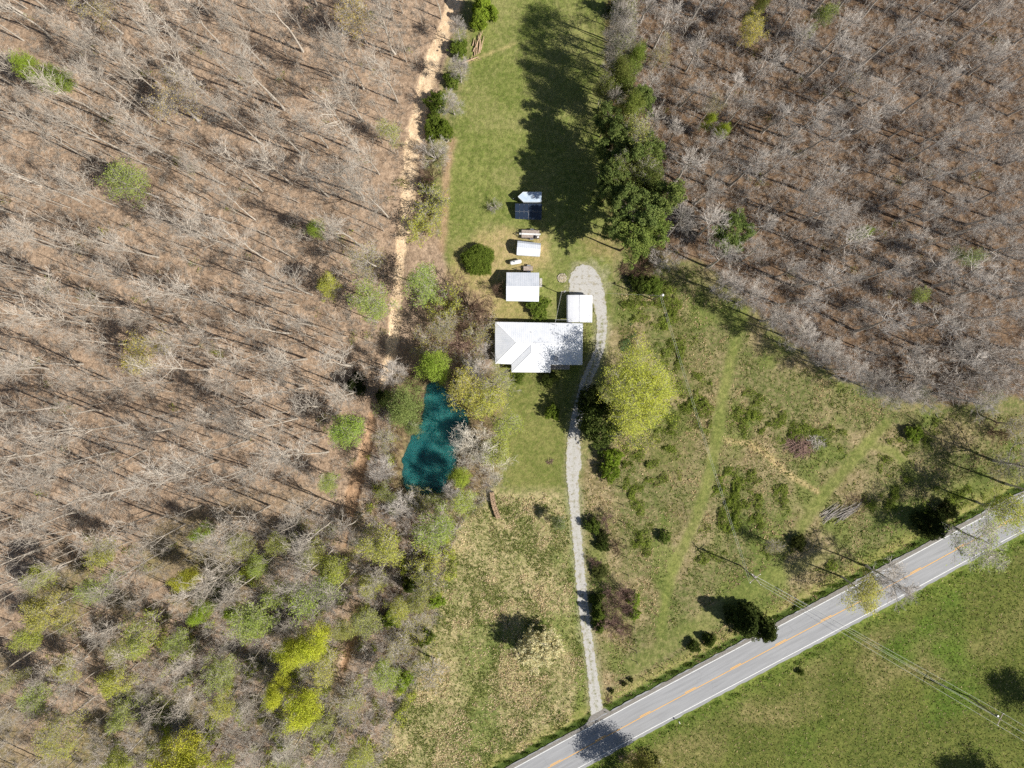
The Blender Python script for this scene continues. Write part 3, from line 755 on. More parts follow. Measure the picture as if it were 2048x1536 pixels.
K = {}
K['bare'] = [make_deciduous('bare_a%d' % i, 100 + i, Hh=[24, 26, 22, 25, 23, 27, 21, 24, 25, 23][i], R=[5.2, 5.8, 5.4, 4.6, 6.0, 5.0, 5.6, 4.6, 5.6, 5.0][i], clear=[.42, .5, .35, .5, .4, .55, .35, .45, .3, .5][i], limbs=[11, 13, 12, 9, 13, 10, 13, 9, 14, 11][i], subs=6, twigs=4, fine=2, limbr=(.62, .06, .08), lean=[.03, .02, .05, .03, .09, .02, .05, .12, .04, .06][i], bark_m='bark_pale', twr=.018, up=.8, la=(18, 52), r0=[.24, .26, .2, .2, .26, .22, .2, .18, .24, .2][i]) for i in range(10)]
K['bare_e'] = [make_deciduous('bare_b%d' % i, 140 + i, Hh=[17, 19, 16, 20, 18, 17][i], R=[3.6, 4.0, 4.2, 3.4, 3.8, 3.4][i], clear=[.5, .45, .5, .55, .4, .5][i], fine=2, limbr=(.6, .055, .1), r0=.27, up=.7, la=(25, 60), limbs=[10, 11, 11, 9, 11, 9][i], subs=6, twigs=5, lean=[.03, .05, .02, .05, .08, .02][i], bark_m='bark_grey', twr=.017) for i in range(6)]
K['dark'] = [make_deciduous('bare_c%d' % i, 160 + i, Hh=[15, 18][i], R=[4.5, 5][i], clear=.35, limbs=14, bark_m='bark_grey', twr=.02, fine=4) for i in range(2)]
K['sycamore'] = [make_deciduous('bare_s%d' % i, 170 + i, Hh=[17, 15][i], R=[6.5, 6.5][i], clear=.3, limbs=[14, 12][i], bark_m='bark_white', twr=.024, r0=.4, la=(45, 75), subs=8) for i in range(2)]
K['haze'] = [make_deciduous('haze_%d' % i, 180 + i, Hh=[16, 19, 15][i], R=[4.6, 4.6, 4.4][i], clear=[.3, .4, .3][i], limbs=14, bark_m='bark_grey', leaves=[.9, .7, 1][i], leafsize=.22, leafspread=.25, twr=.018) for i in range(3)]
K['leafing'] = [make_deciduous('leafing_%d' % i, 190 + i, Hh=[17, 19, 15, 16][i], R=[4.8, 4.6, 4.4, 5][i], clear=[.3, .4, .25, .35][i], limbs=15, fine=2, bark_m='bark_grey', leaves=[3, 3, 4, 2][i], leafsize=.27, leafspread=.35, twr=.018) for i in range(4)]
K['big'] = [make_deciduous('big_crown', 201, Hh=19, R=9, clear=.28, limbs=30, subs=10, twigs=6, fine=2, bark_m='bark_grey', leaves=8, leafsize=.25, leafspread=.4, r0=.5, twr=.02, la=(30, 75))]
K['dense'] = [make_deciduous('dense_%d' % i, 210 + i, Hh=[12, 13, 11][i], R=[4.4, 4.6, 4.4][i], clear=.22, limbs=16, subs=7, twigs=6, fine=1, bark_m='bark_brown', leaves=[12, 13, 12][i], leafsize=.22, leafspread=.4, r0=.2) for i in range(3)]
K['pine'] = [make_pine('pine_%d' % i, 220 + i, Hh=[20, 21, 18][i], R=[4.0, 4.4, 3.8][i], clear=[.55, .6, .5][i]) for i in range(3)]
K['cedar'] = [make_cedar('cedar_%d' % i, 230 + i) for i in range(3)]
K['bush'] = [make_bush('bush_%d' % i, 240 + i) for i in range(4)]
K['bigbush'] = [make_bush('round_bush', 250, 5.0, 3.9, n=620, per=44, leafsize=.24, lumpy=.14)]
K['magnolia'] = [make_bush('magnolia_crown', 255, 11.0, 5.2, n=420, per=22, leafsize=.45, lumpy=.2, mat_='needle')]
K['twiggy'] = [make_twiggy('twiggy_%d' % i, 260 + i, bark_m=['bark_red', 'bark_brown', 'bark_grey'][i]) for i in range(3)]
K['halfleaf'] = [make_twiggy('halfleaf_%d' % i, 270 + i, leaves=[1, 2][i], bark_m='bark_grey', leafsize=.22) for i in range(2)]
K['bloom'] = [make_twiggy('bloom_0', 280, Hh=5, R=4.2, stems=20, leaves=9, bark_m='bark_white', leafsize=.3)]
PARTN = {'bush': ('stems', 'foliage'), 'bigbush': ('stems', 'foliage'), 'twiggy': ('stems', 'crown'), 'halfleaf': ('stems', 'crown')}

def plant(kind, px, py, r=None, h=None, color=(.3, .3, .1), name='tree', label='', cat='tree', group=None, v=None, rz=None, apparent=True):
    """px, py: where the middle of the crown shows; r: crown radius in pixels; h: height in metres"""
    lum = .3 * color[0] + .6 * color[1] + .1 * color[2]; color = tuple(c * .85 + lum * .15 for c in color); color = (max(color[0], color[1] * .74), color[1], color[2] * .85)
    V = K[kind]; T = V[v if v is not None else random.randrange(len(V))]
    sz = (h / T['H']) if h else 1.0; zc = T['zc'] * sz
    q = P(px, py, zc if apparent else 0)
    sx = (r / S * (H - zc) / H / T['R']) if r else sz
    e = empty(name, (q.x, q.y, 0), label, cat, group)
    e.rotation_euler.z = rz if rz is not None else random.uniform(0, 6.28)
    e.scale = (sx, sx, sz)
    pn = PARTN.get(kind, ('trunk', 'crown'))
    link(pn[0], T['trunk'], e); link(pn[1], T['crown'], e, color)
    return e

# ------------------------------------------------------------------ buildings
def px_poly(pts, z): return [P(x, y, z) for x, y in pts]

def wall_box(mb, a, b, z0, z1, t=0.14):
    a = Vector((a[0], a[1], 0)); b = Vector((b[0], b[1], 0)); d = b - a
    mb.box(((a + b) / 2).to_tuple()[:2] + ((z0 + z1) / 2,), (d.length, t, z1 - z0), math.atan2(d.y, d.x))

def opening(root, name, a, b, frac, wdt, z0, z1, m, frame_m, out=0.09, extra=None):
    """door or window set in the wall from a to b (ground points), frac along; frame as sub-part"""
    a = Vector((a[0], a[1], 0)); b = Vector((b[0], b[1], 0)); d = (b - a); L = d.length; d.normalize(); n = Vector((d.y, -d.x, 0))
    c = a + d * L * frac + n * out; rz = math.atan2(d.y, d.x)
    o = MB().box((c.x, c.y, (z0 + z1) / 2), (wdt, 0.06, z1 - z0), rz).build(name, m, root)
    fr = MB(); t = 0.08
    for sx, dx_, dz_ in ((-wdt / 2 - t / 2, t, z1 - z0 + 2 * t), (wdt / 2 + t / 2, t, z1 - z0 + 2 * t)):
        q = c + d * sx; fr.box((q.x, q.y, (z0 + z1) / 2), (dx_, 0.1, dz_), rz)
    for zz in (z0 - t / 2, z1 + t / 2): fr.box((c.x, c.y, zz), (wdt, 0.1, t), rz)
    fr.build('frame', frame_m, o)
    if name == 'door':
        q = c + d * wdt * .38 + n * .06; MB().box((q.x, q.y, z0 + 1.0), (0.12, 0.06, 0.04), rz).build('handle', M['steel'], o)
    return o

def build_house():
    ez, rz_ = 2.75, 4.45
    NW, NE, SE, SW = (990.3, 644), (1165.6, 647), (1164.5, 729.5), (990.5, 727)
    A, B, Cc, D = (1023, 728), (1023, 744), (1101, 744.7), (1101, 729)
    R1, R2 = (1031.8, 685.5), (1124.6, 686.3)
    zT = rz_ - (rz_ - ez) * 0.095
    T, Q = (1062.4, 689.8), (1062.4, 705)
    g = empty('main_house', P(1078, 690, 0), 'large white metal hip roofed house with a front wing, beside the gravel drive', 'house')
    e = {k: P(*v, ez) for k, v in dict(NW=NW, NE=NE, SE=SE, SW=SW, A=A, B=B, C=Cc, D=D).items()}
    e['R1'] = P(*R1, rz_); e['R2'] = P(*R2, rz_); e['T'] = P(*T, zT); e['Q'] = P(*Q, zT)
    names = list(e); idx = {k: i for i, k in enumerate(names)}; top = [e[k] for k in names]
    fs = [('NW', 'R1', 'R2', 'NE'), ('NE', 'R2', 'SE'), ('NW', 'SW', 'R1'), ('SW', 'A', 'T', 'R1'), ('R1', 'T', 'R2'), ('T', 'D', 'SE', 'R2'), ('A', 'B', 'Q', 'T'), ('B', 'C', 'Q'), ('C', 'D', 'T', 'Q')]
    F = [tuple(idx[k] for k in f) for f in fs]; n = len(top)
    per = ['NW', 'NE', 'SE', 'D', 'C', 'B', 'A', 'SW']
    low = [e[k] - Vector((0, 0, .18)) for k in per]; vs = top + low
    F = [f if (vs[f[1]] - vs[f[0]]).cross(vs[f[2]] - vs[f[0]]).z > 0 else f[::-1] for f in F]
    for i in range(8):
        j = (i + 1) % 8; F.append((idx[per[i]], idx[per[j]], n + j, n + i))
    F.append(tuple(n + i for i in range(8)))
    roof = MB().add(vs, F).build('roof', M['white_roof'], g)
    caps = MB()
    for a, b in (('NW', 'R1'), ('SW', 'R1'), ('R1', 'R2'), ('NE', 'R2'), ('SE', 'R2'), ('T', 'Q'), ('B', 'Q'), ('C', 'Q')):
        caps.tube([e[a] + Vector((0, 0, .01)), e[b] + Vector((0, 0, .01))], 0.04, 6)
    caps.build('ridge_caps', M['white'], roof)
    val = MB()
    for a in ('A', 'D'): val.tube([e[a] + Vector((0, 0, .0)), e['T'] + Vector((0, 0, .0))], 0.05, 5)
    val.build('valley_flashing', M['steel'], roof)
    gut = MB()
    for i in range(8):
        a, b = e[per[i]], e[per[(i + 1) % 8]]; gut.tube([a - Vector((0, 0, .08)), b - Vector((0, 0, .08))], 0.06, 6)
    gut.build('gutter', M['white'], roof)
    # walls, set in under the eaves
    cen = [NW, NE, SE, D, Cc, B, A, SW]; ins = [(4, 4), (-4, 4), (-4, -4), (-4, -4), (-4, -4), (4, -4), (4, -4), (4, -4)]
    w_ = [P(c[0] + i[0], c[1] + i[1], ez) for c, i in zip(cen, ins)]
    mb = MB()
    for i in range(8): wall_box(mb, w_[i], w_[(i + 1) % 8], -.1, ez - .05, 0.2)
    mb.build('wall', M['brick'], g)
    W = lambda i: (w_[(i + 1) % 8], w_[i])       # ordered so that the outward side is right
    for i, fr in ((0, .12), (0, .3), (0, .62), (0, .86), (1, .3), (1, .7), (7, .35), (7, .7), (2, .5), (4, .25), (4, .75), (6, .5)):
        a, b = w_[i], w_[(i + 1) % 8]
        d = Vector((b.x - a.x, b.y - a.y, 0)); mid = (a + b) / 2; nrm = Vector((d.y, -d.x, 0)).normalized(); c0 = g.location
        if nrm.dot(Vector((mid.x - c0.x, mid.y - c0.y, 0))) < 0: a, b = b, a
        opening(g, 'window', a, b, fr, 1.3, 0.95, 2.15, M['glass'], M['white'], 0.12)
    for i, fr in ((0, .46), (2, .2)):
        a, b = w_[i], w_[(i + 1) % 8]; d = Vector((b.x - a.x, b.y - a.y, 0)); mid = (a + b) / 2; nrm = Vector((d.y, -d.x, 0)).normalized()
        if nrm.dot(Vector((mid.x - g.location.x, mid.y - g.location.y, 0))) < 0: a, b = b, a
        opening(g, 'door', a, b, fr, 0.95, 0.1, 2.15, M['white'], M['white'], 0.12)
    # small front porch slab under the eave
    p = P(1118, 733, 0); MB().box((p.x, p.y, .06), (5.0, 1.4, .16), 0, 0, .03).build('porch_slab', M['concrete'], g)
    def on(px, py, f=None):
        # height of the main roof at that pixel
        if py < 686: t = (686 - py) / 41.5
        else: t = (py - 686) / 42.5
        return rz_ - (rz_ - ez) * t
    z = on(1112, 718); p = P(1112, 718, z)
    ch = MB().box((p.x, p.y, z + .25), (.62, .9, 1.5), 0, 0, .03).build('chimney', M['concrete'], roof)
    MB().box((p.x, p.y, z + 1.04), (.74, 1.02, .08)).build('chimney_cap', M['steel'], roof)
    for x, y, hh in ((1108, 668.5, .45), (1115, 668, .45), (1062.5, 664.5, .25)):
        z = on(x, y); p = P(x, y, z); MB().tube([(p.x, p.y, z - .1), (p.x, p.y, z + hh)], .06, 8).build('vent_pipe', M['dark_steel'], roof)
    z = on(1108, 650); p = P(1108, 650, z)
    an = MB().tube([(p.x, p.y, z - .1), (p.x, p.y, z + 1.6)], .03, 6)
    an.tube([(p.x - .7, p.y + .25, z + 1.5), (p.x + .7, p.y - .25, z + 1.5)], .02, 5)
    for k in (-.5, -.2, .1, .4): an.tube([(p.x + k - .08, p.y - .35 - k * .3, z + 1.5), (p.x + k + .08, p.y + .35 - k * .3, z + 1.5)], .015, 5)
    an.build('roof_antenna', M['dark_steel'], roof)
    return g
build_house()

def gable_building(name, label, cat, NWc, NEc, SEc, SWc, prof, rm, wm, along='x', overh=.05, thick=.1, doors=(), open_sides=False, solid_ends=True):
    """prof: (t across, height); along x: ridge runs west-east, t from north edge to south edge; along y: t from west to east"""
    eh = prof[0][1]
    if along == 'x': a0, a1, b0, b1 = NWc, NEc, SWc, SEc      # side a (t=0) from end 0 to end 1
    else: a0, a1, b0, b1 = SWc, NWc, SEc, NEc
    ez = max(prof[0][1], .1)
    a0, a1, b0, b1 = (P(*c, ez) for c in (a0, a1, b0, b1))
    cx = (a0 + a1 + b0 + b1) / 4
    g = empty(name, (cx.x, cx.y, 0), label, cat)
    def pt(end, t, z):
        A_, B_ = (a0, b0) if end == 0 else (a1, b1); q = A_.lerp(B_, t); return Vector((q.x, q.y, z))
    n = len(prof); vs = [pt(0, t, z) for t, z in prof] + [pt(1, t, z) for t, z in prof] + [pt(0, t, z - thick) for t, z in prof] + [pt(1, t, z - thick) for t, z in prof]
    F = []
    for i in range(n - 1):
        F.append((i, i + 1, n + i + 1, n + i)); F.append((2 * n + i, 3 * n + i, 3 * n + i + 1, 2 * n + i + 1))
        F.append((i, 2 * n + i, 2 * n + i + 1, i + 1)); F.append((n + i, n + i + 1, 3 * n + i + 1, 3 * n + i))
    F += [(0, n, 3 * n, 2 * n), (n - 1, 3 * n - 1, 4 * n - 1, 2 * n - 1)]
    mb = MB().add(vs, F); roof = mb.build('roof', rm, g)
    import bmesh
    bm = bmesh.new(); bm.from_mesh(roof.data); bmesh.ops.recalc_face_normals(bm, faces=bm.faces); bm.to_mesh(roof.data); bm.free()
    top = max(range(n), key=lambda i: prof[i][1])
    rc = MB().tube([pt(0, *prof[top]) + Vector((0, 0, .01)), pt(1, *prof[top]) + Vector((0, 0, .01))], .07, 6); rc.build('ridge_cap', rm, roof)
    # walls
    L0 = (a1 - a0).normalized(); ins = .04
    def wp(end, t, z):
        q = pt(end, ins + (1 - 2 * ins) * t, z); return q + L0 * (.22 if end == 0 else -.22)
    wv = []; wf = []
    for end in (0, 1):
        ring = [wp(end, t, z - thick - .03) for t, z in prof]
        k = len(wv); wv += ring + [wp(end, 0, -.1), wp(end, 1, -.1)]
        f = tuple(range(k, k + n)) + (k + n + 1, k + n); wf.append(f if end else f[::-1])
    k = n + 2
    wf += [(0, k, k + n, n), (n - 1, n + 1, k + n + 1, k + n - 1)]
    wall = MB().add(wv, wf)
    if not open_sides: wall.build('wall', wm, g)
    else:
        wallm = MB()
        for t in (0, 1):
            for u in (0.0, .5, 1.0):
                q = wp(0, t, 0).lerp(wp(1, t, 0), u); MB().box((q.x, q.y, (eh - .1) / 2), (.1, .1, eh), 0).build('post', M['white'], g)
            a, b = wp(0, t, 0), wp(1, t, 0); MB().tube([(a.x, a.y, eh - .15), (b.x, b.y, eh - .15)], .05, 6).build('side_beam', M['white'], g)
        for end in (0, 1):
            ring = [wp(end, t, z - thick - .03) for t, z in prof]
            MB().add(ring, [tuple(range(n))]).build('gable_panel', wm, g)
    for which, fr, wd, z1, kind in doors:
        p0, p1 = {'e0': (wp(0, 0, 0), wp(0, 1, 0)), 'e1': (wp(1, 1, 0), wp(1, 0, 0)), 's0': (wp(1, 0, 0), wp(0, 0, 0)), 's1': (wp(0, 1, 0), wp(1, 1, 0))}[which]
        d = Vector((p1.x - p0.x, p1.y - p0.y, 0)); nrm = Vector((d.y, -d.x, 0)); mid = (p0 + p1) / 2
        if nrm.dot(Vector((mid.x - cx.x, mid.y - cx.y, 0))) < 0: p0, p1 = p1, p0
        opening(g, kind, p0, p1, fr, wd, 0.05 if kind != 'window' else 1.0, z1, M['glass'] if kind == 'window' else M['white'], M['white'], .06)
    return g

gb = gable_building('garage', 'white metal gable roofed garage north of the house, ridge running left to right', 'garage', (1013, 544.8), (1078.3, 545.3), (1077.6, 603.2), (1012.4, 602), [(0, 2.45), (.5, 4.4), (1, 2.45)], M['shed_roof'], M['white_wall'], 'x', doors=(('e1', .35, 2.6, 2.2, 'garage_door'), ('e1', .8, .9, 2.0, 'door'), ('s1', .3, 1.0, 1.9, 'window'), ('e0', .5, 1.0, 1.9, 'window'), ('s0', .5, 1.0, 1.9, 'window')))
p = P(1081.5, 565.5, 0); st = MB().box((p.x, p.y, .12), (.6, 2.1, .24), -.03, 0, .02).build('door_step', M['concrete'], gb)
gable_building('carport', 'white ribbed metal carport with rounded eaves, next to the house by the gravel loop', 'carport', (1133.2, 590.3), (1184.8, 590.6), (1184.4, 645), (1133, 644.6), [(0, 2.05), (.015, 2.25), (.05, 2.42), (.12, 2.5), (.5, 2.72), (.88, 2.5), (.95, 2.42), (.985, 2.25), (1, 2.05)], M['gal_roof'], M['white_wall'], 'y', open_sides=True)
gable_building('barn_shed', 'small white gambrel roofed shed between the flatbed trailer and the propane tank', 'shed', (1035.3, 481.3), (1081.7, 486.6), (1079.8, 513), (1033.2, 509.8), [(0, 1.75), (.17, 2.4), (.5, 2.85), (.83, 2.4), (1, 1.75)], M['shed_roof'], M['white_wall'], 'x', doors=(('e1', .5, 1.4, 1.9, 'door'), ('s1', .3, .6, 1.5, 'window')))

# ------------------------------------------------------------------ solar array
def solar_mat():
    m, nt, b = mat('solar_cells', 0.32, 0.45)
    tc = N(nt, 'ShaderNodeTexCoord').outputs['Object']
    br = N(nt, 'ShaderNodeTexBrick', offset=0.0); br.inputs['Scale'].default_value = 1.0; br.inputs['Brick Width'].default_value = .166; br.inputs['Row Height'].default_value = .166
    br.inputs['Mortar Size'].default_value = .006; br.inputs['Color1'].default_value = (.012, .022, .045, 1); br.inputs['Color2'].default_value = (.015, .028, .055, 1); br.inputs['Mortar'].default_value = (.05, .07, .1, 1)
    nt.links.new(tc, br.inputs['Vector']); nt.links.new(br.outputs['Color'], b.inputs['Base Color']); return m
def build_solar():
    g = empty('solar_array', P(1057, 425, 0), 'dark blue ground mounted solar array of twelve panels, tilted south, below the silver trailer', 'solar array')
    zN, zS = 2.35, 0.75
    NWp, NEp, SEp, SWp = P(1030.2, 407, zN), P(1084.2, 407.5, zN), P(1083, 440, zS), P(1030.2, 438, zS)
    SM = solar_mat()
    def at(u, v, w_=0): 
        q = NWp.lerp(NEp, u).lerp(SWp.lerp(SEp, u), v); return q
    nrm = (at(1, 0) - at(0, 0)).cross(at(0, 1) - at(0, 0)).normalized(); nrm = nrm if nrm.z > 0 else -nrm
    for r_ in range(2):
        for c in range(6):
            u0, u1 = c / 6 + .0022, (c + 1) / 6 - .0022; v0, v1 = r_ / 2 + .004, (r_ + 1) / 2 - .004
            q = [at(u0, v0), at(u1, v0), at(u1, v1), at(u0, v1)]; vs = [p + nrm * .0 for p in q] + [p - nrm * .04 for p in q]
            pn = MB().add(vs, [(3, 2, 1, 0), (4, 5, 6, 7), (0, 1, 5, 4), (1, 2, 6, 5), (2, 3, 7, 6), (3, 0, 4, 7)]).build('solar_panel', SM, g)
            fr = MB()
            for a, b in ((0, 1), (1, 2), (2, 3), (3, 0)): fr.tube([q[a], q[b]], .014, 4)
            fr.build('frame', M['dark_steel'], pn)
    rk = MB(); rk.tube([at(0, .5) + nrm * .01, at(1, .5) + nrm * .01], .022, 5)
    rk.tube([at(.5, .5) + nrm * .01, at(.5, 1) + nrm * .01], .018, 5)
    for v in (.12, .38, .62, .88): rk.tube([at(0, v) - nrm * .08, at(1, v) - nrm * .08], .04, 6)
    for u in (.1, .37, .63, .9): rk.tube([at(u, 0) - nrm * .15, at(u, 1) - nrm * .15], .04, 6)
    rk.build('rails', M['steel'], g)
    for v in (.07, .43, .57, .93):
        for c in range(1, 6): q = at(c / 6, v) + nrm * .02; MB().box(q, (.09, .09, .03)).build('clamp', M['steel'], g)
    for u in (.1, .37, .63, .9):
        for v in (.12, .85):
            q = at(u, v); MB().tube([(q.x, q.y, -.1), (q.x, q.y, q.z - .12)], .05, 8).build('leg', M['steel'], g)
build_solar()

# ------------------------------------------------------------------ trailers, tank
def wheel(root, x, y, z, r, wd, rz):
    c = Vector((x, y, z)); ax = Vector((math.sin(rz), -math.cos(rz), 0)) * wd / 2
    wl = MB().tube([c - ax, c - ax * .9, c + ax * .9, c + ax], [r * .86, r, r, r * .86], 18).build('wheel', M['black'], root)
    MB().tube([c - ax * 1.04, c + ax * 1.04], r * .52, 12).build('rim', M['steel'], wl)

def build_cargo_trailer():
    z0, z1 = .45, 2.4
    pts = [(1036.3, 393.3), (1046.3, 384.2), (1082.9, 384), (1082.6, 403.6), (1046.8, 403.4)]
    po = [P(x, y, z1) for x, y in pts]; c = sum(po, Vector()) / 5
    g = empty('cargo_trailer', (c.x, c.y, 0), 'pale silver enclosed cargo trailer with a pointed nose, above the solar array', 'trailer')
    body = MB().prism([(p.x, p.y) for p in po], z0, z1 - .04).build('body', M['silver'], g)
    pr = [(c.x + (p.x - c.x) * 1.015, c.y + (p.y - c.y) * 1.015) for p in po]
    rf = MB().prism(pr, z1 - .04, z1).build('roof', M['silver'], g)
    tr = MB()
    for i in range(5):
        a, b = pr[i], pr[(i + 1) % 5]; tr.tube([(*a, z1), (*b, z1)], .035, 5)
    for u in (.3, .55, .8):
        a = Vector(pr[1] + (z1,)).lerp(Vector(pr[2] + (z1,)), u); b = Vector(pr[4] + (z1,)).lerp(Vector(pr[3] + (z1,)), u); tr.tube([a, b], .012, 4)
    tr.build('roof_trim', M['white'], rf)
    v = P(1068, 394, z1); MB().box((v.x, v.y, z1 + .04), (.38, .38, .1), 0, 0, .03).build('roof_vent', M['white'], rf)
    n_ = Vector((*pr[0], 0)); 
    hb = MB()
    for q in (pr[1], pr[4]): hb.tube([((n_.x + q[0]) / 2 + .2, (n_.y + q[1]) / 2, z0), (n_.x - .95, n_.y, z0)], .05, 6)
    hb.build('hitch_tongue', M['dark_steel'], g)
    MB().tube([(n_.x - .7, n_.y, .1), (n_.x - .7, n_.y, .95)], .045, 8).build('jack', M['steel'], g)
    MB().box((n_.x - 1.0, n_.y, z0), (.25, .14, .12), 0, 0, .03).build('coupler', M['white'], g)
    for s_ in (po[1].y + .02, po[4].y - .02):
        for k in (.48, .66):
            x = po[1].x + (po[2].x - po[1].x) * k; wheel(g, x, s_ + (.06 if s_ > c.y else -.06), .33, .33, .2, 0)
    for yy, sg in ((po[1].y, 1), (po[4].y, -1)):
        xm = po[1].x + (po[2].x - po[1].x) * .57; MB().box((xm, yy + sg * .16, .72), (1.9, .3, .05), 0, 0, .02).build('fender', M['steel'], g)
    a, b = po[2], po[3]
    MB().box((a.x + .03, (a.y + b.y) / 2, (z0 + z1) / 2), (.05, abs(a.y - b.y) * .8, (z1 - z0) * .86)).build('rear_door', M['white'], g)
build_cargo_trailer()

def flatbed(name, label, x0, x1, y0, y1, hz, rz, tongue, rails=True):
    a, b = P(x0, y1, hz), P(x1, y0, hz); c = (a + b) / 2; L, W_ = b.x - a.x, b.y - a.y
    g = empty(name, (c.x, c.y, 0), label, 'trailer')
    ca, sa = math.cos(rz), math.sin(rz)
    T = lambda x, y, z: (c.x + x * ca - y * sa, c.y + x * sa + y * ca, z)
    dk = MB(); n = max(5, int(W_ / .2))
    for i in range(n): y = -W_ / 2 + W_ * (i + .5) / n; dk.box(T(0, y, hz), (L, W_ / n * .9, .05), rz)
    dk.build('deck', M['deck'], g)
    fr = MB()
    for y in (-W_ / 2, W_ / 2): fr.tube([T(-L / 2, y, hz - .02), T(L / 2, y, hz - .02)], .06, 6)
    for x in (-L / 2, -L / 6, L / 6, L / 2): fr.tube([T(x, -W_ / 2, hz - .08), T(x, W_ / 2, hz - .08)], .045, 6)
    fr.build('frame', M['dark_steel'], g)
    if rails:
        rl = MB()
        for y in (-W_ / 2, W_ / 2):
            rl.tube([T(-L / 2, y, hz + .38), T(L / 2, y, hz + .38)], .03, 6)
            for k in range(5): x = -L / 2 + L * k / 4; rl.tube([T(x, y, hz), T(x, y, hz + .38)], .025, 5)
        rl.tube([T(-L / 2, -W_ / 2, hz + .38), T(-L / 2, W_ / 2, hz + .38)], .03, 6)
        rl.build('side_rail', M['dark_steel'], g)
    tg = MB()
    for y in (-W_ / 2, W_ / 2): tg.tube([T(-L / 2, y * .8, hz - .1), T(-L / 2 - tongue, 0, hz - .1)], .05, 6)
    tg.build('hitch_tongue', M['dark_steel'], g)
    MB().tube([T(-L / 2 - tongue * .85, 0, .05), T(-L / 2 - tongue * .85, 0, .85)], .045, 8).build('jack', M['steel'], g)
    for sy in (-1, 1):
        q = T(L * .08, sy * (W_ / 2 + .14), .32); wheel(g, *q, .32, .2, rz)
        q = T(L * .08, sy * (W_ / 2 + .15), .7); MB().box(q, (.85, .26, .04), rz, 0, .02).build('fender', M['steel'], g)
    return g, T, L, W_
g, T_, L_, Wd = flatbed('flatbed_trailer', 'long flatbed trailer with a weathered plank deck, between the solar array and the gambrel shed', 1043, 1078.5, 460, 477, .65, -.02, 1.5)
ladd = MB()
ladd.box(T_(-.1, .02, .84), (L_ + .8, .26, .03), -.02)
for y in (-.16, .16): ladd.tube([T_(-L_ / 2 - .5, y + .05, .86), T_(L_ / 2 + .2, y - .05, .86)], .045, 6)
for k in range(15): x = -L_ / 2 - .4 + k * (L_ + .5) / 14; ladd.tube([T_(x, -.14, .86), T_(x, .16, .86)], .03, 6)
for x in (-L_ / 3, L_ / 3): ladd.box(T_(x, 0, .75), (.12, .4, .16))
o = ladd.build('ladder', M['white']); tag(o, 'long white ladder lying lengthwise on the flatbed trailer', 'ladder')
for i, (x, y, l, rz2, m_, nm, lb) in enumerate(((1.15, -.62, .7, 1.4, 'dark_steel', 'toolbox', 'dark toolbox on the lower right of the flatbed trailer deck'), (1.75, -.66, .5, .3, 'white', 'bucket_crate', 'small pale crate at the tail of the flatbed trailer'))):
    q = T_(x, y, .84); o = MB().box(q, (l, .32, .3), rz2, 0, .03); q2 = T_(x, y, 1.0); o.box(q2, (l * .9, .28, .05), rz2, 0, .01); o.tube([(q2[0] - .08, q2[1], 1.03), (q2[0], q2[1], 1.08), (q2[0] + .08, q2[1], 1.03)], .012, 5)
    tag(o.build(nm, M[m_]), lb, 'box')
for k in range(3):
    a = T_(.85 + k * .14, -.85, .71); b = T_(1.0 + k * .18, -.2, .72)
    o = MB().tube([a, b], .035, 6).build('iron_bar', M['dark_steel']); tag(o, 'short dark iron bar lying across the flatbed trailer beside the toolbox', 'bar', 'iron bars on the flatbed trailer')
flatbed('small_utility_trailer', 'small grey utility trailer with a long tongue, just above the garage roof', 1047, 1065.5, 532.2, 542, .55, .04, 2.3, False)

def build_tank():
    a, b = P(1022.5, 525.6, 1.0), P(1040, 522.4, 1.0); d = (b - a).normalized(); c = (a + b) / 2; r = .5
    g = empty('propane_tank', (c.x, c.y, 0), 'white round ended propane tank on the bare ground between shed and garage', 'propane tank')
    pts = [a - d * .34, a - d * .30, a - d * .2, a, b, b + d * .2, b + d * .30, b + d * .34]
    pts = [Vector((p.x, p.y, .78)) for p in pts]
    MB().tube(pts, [.12, .28, .42, r, r, .42, .28, .12], 20).build('tank', M['white'], g, smooth=True)
    MB().tube([(c.x - .25, c.y, 1.2), (c.x - .25, c.y, 1.42)], [.16, .14], 12).build('valve_dome', M['steel'], g)
    for t in (.15, .85):
        q = a.lerp(b, t); MB().box((q.x, q.y, .15), (.18, .8, .34), math.atan2(d.y, d.x)).build('saddle', M['concrete'], g)
build_tank()

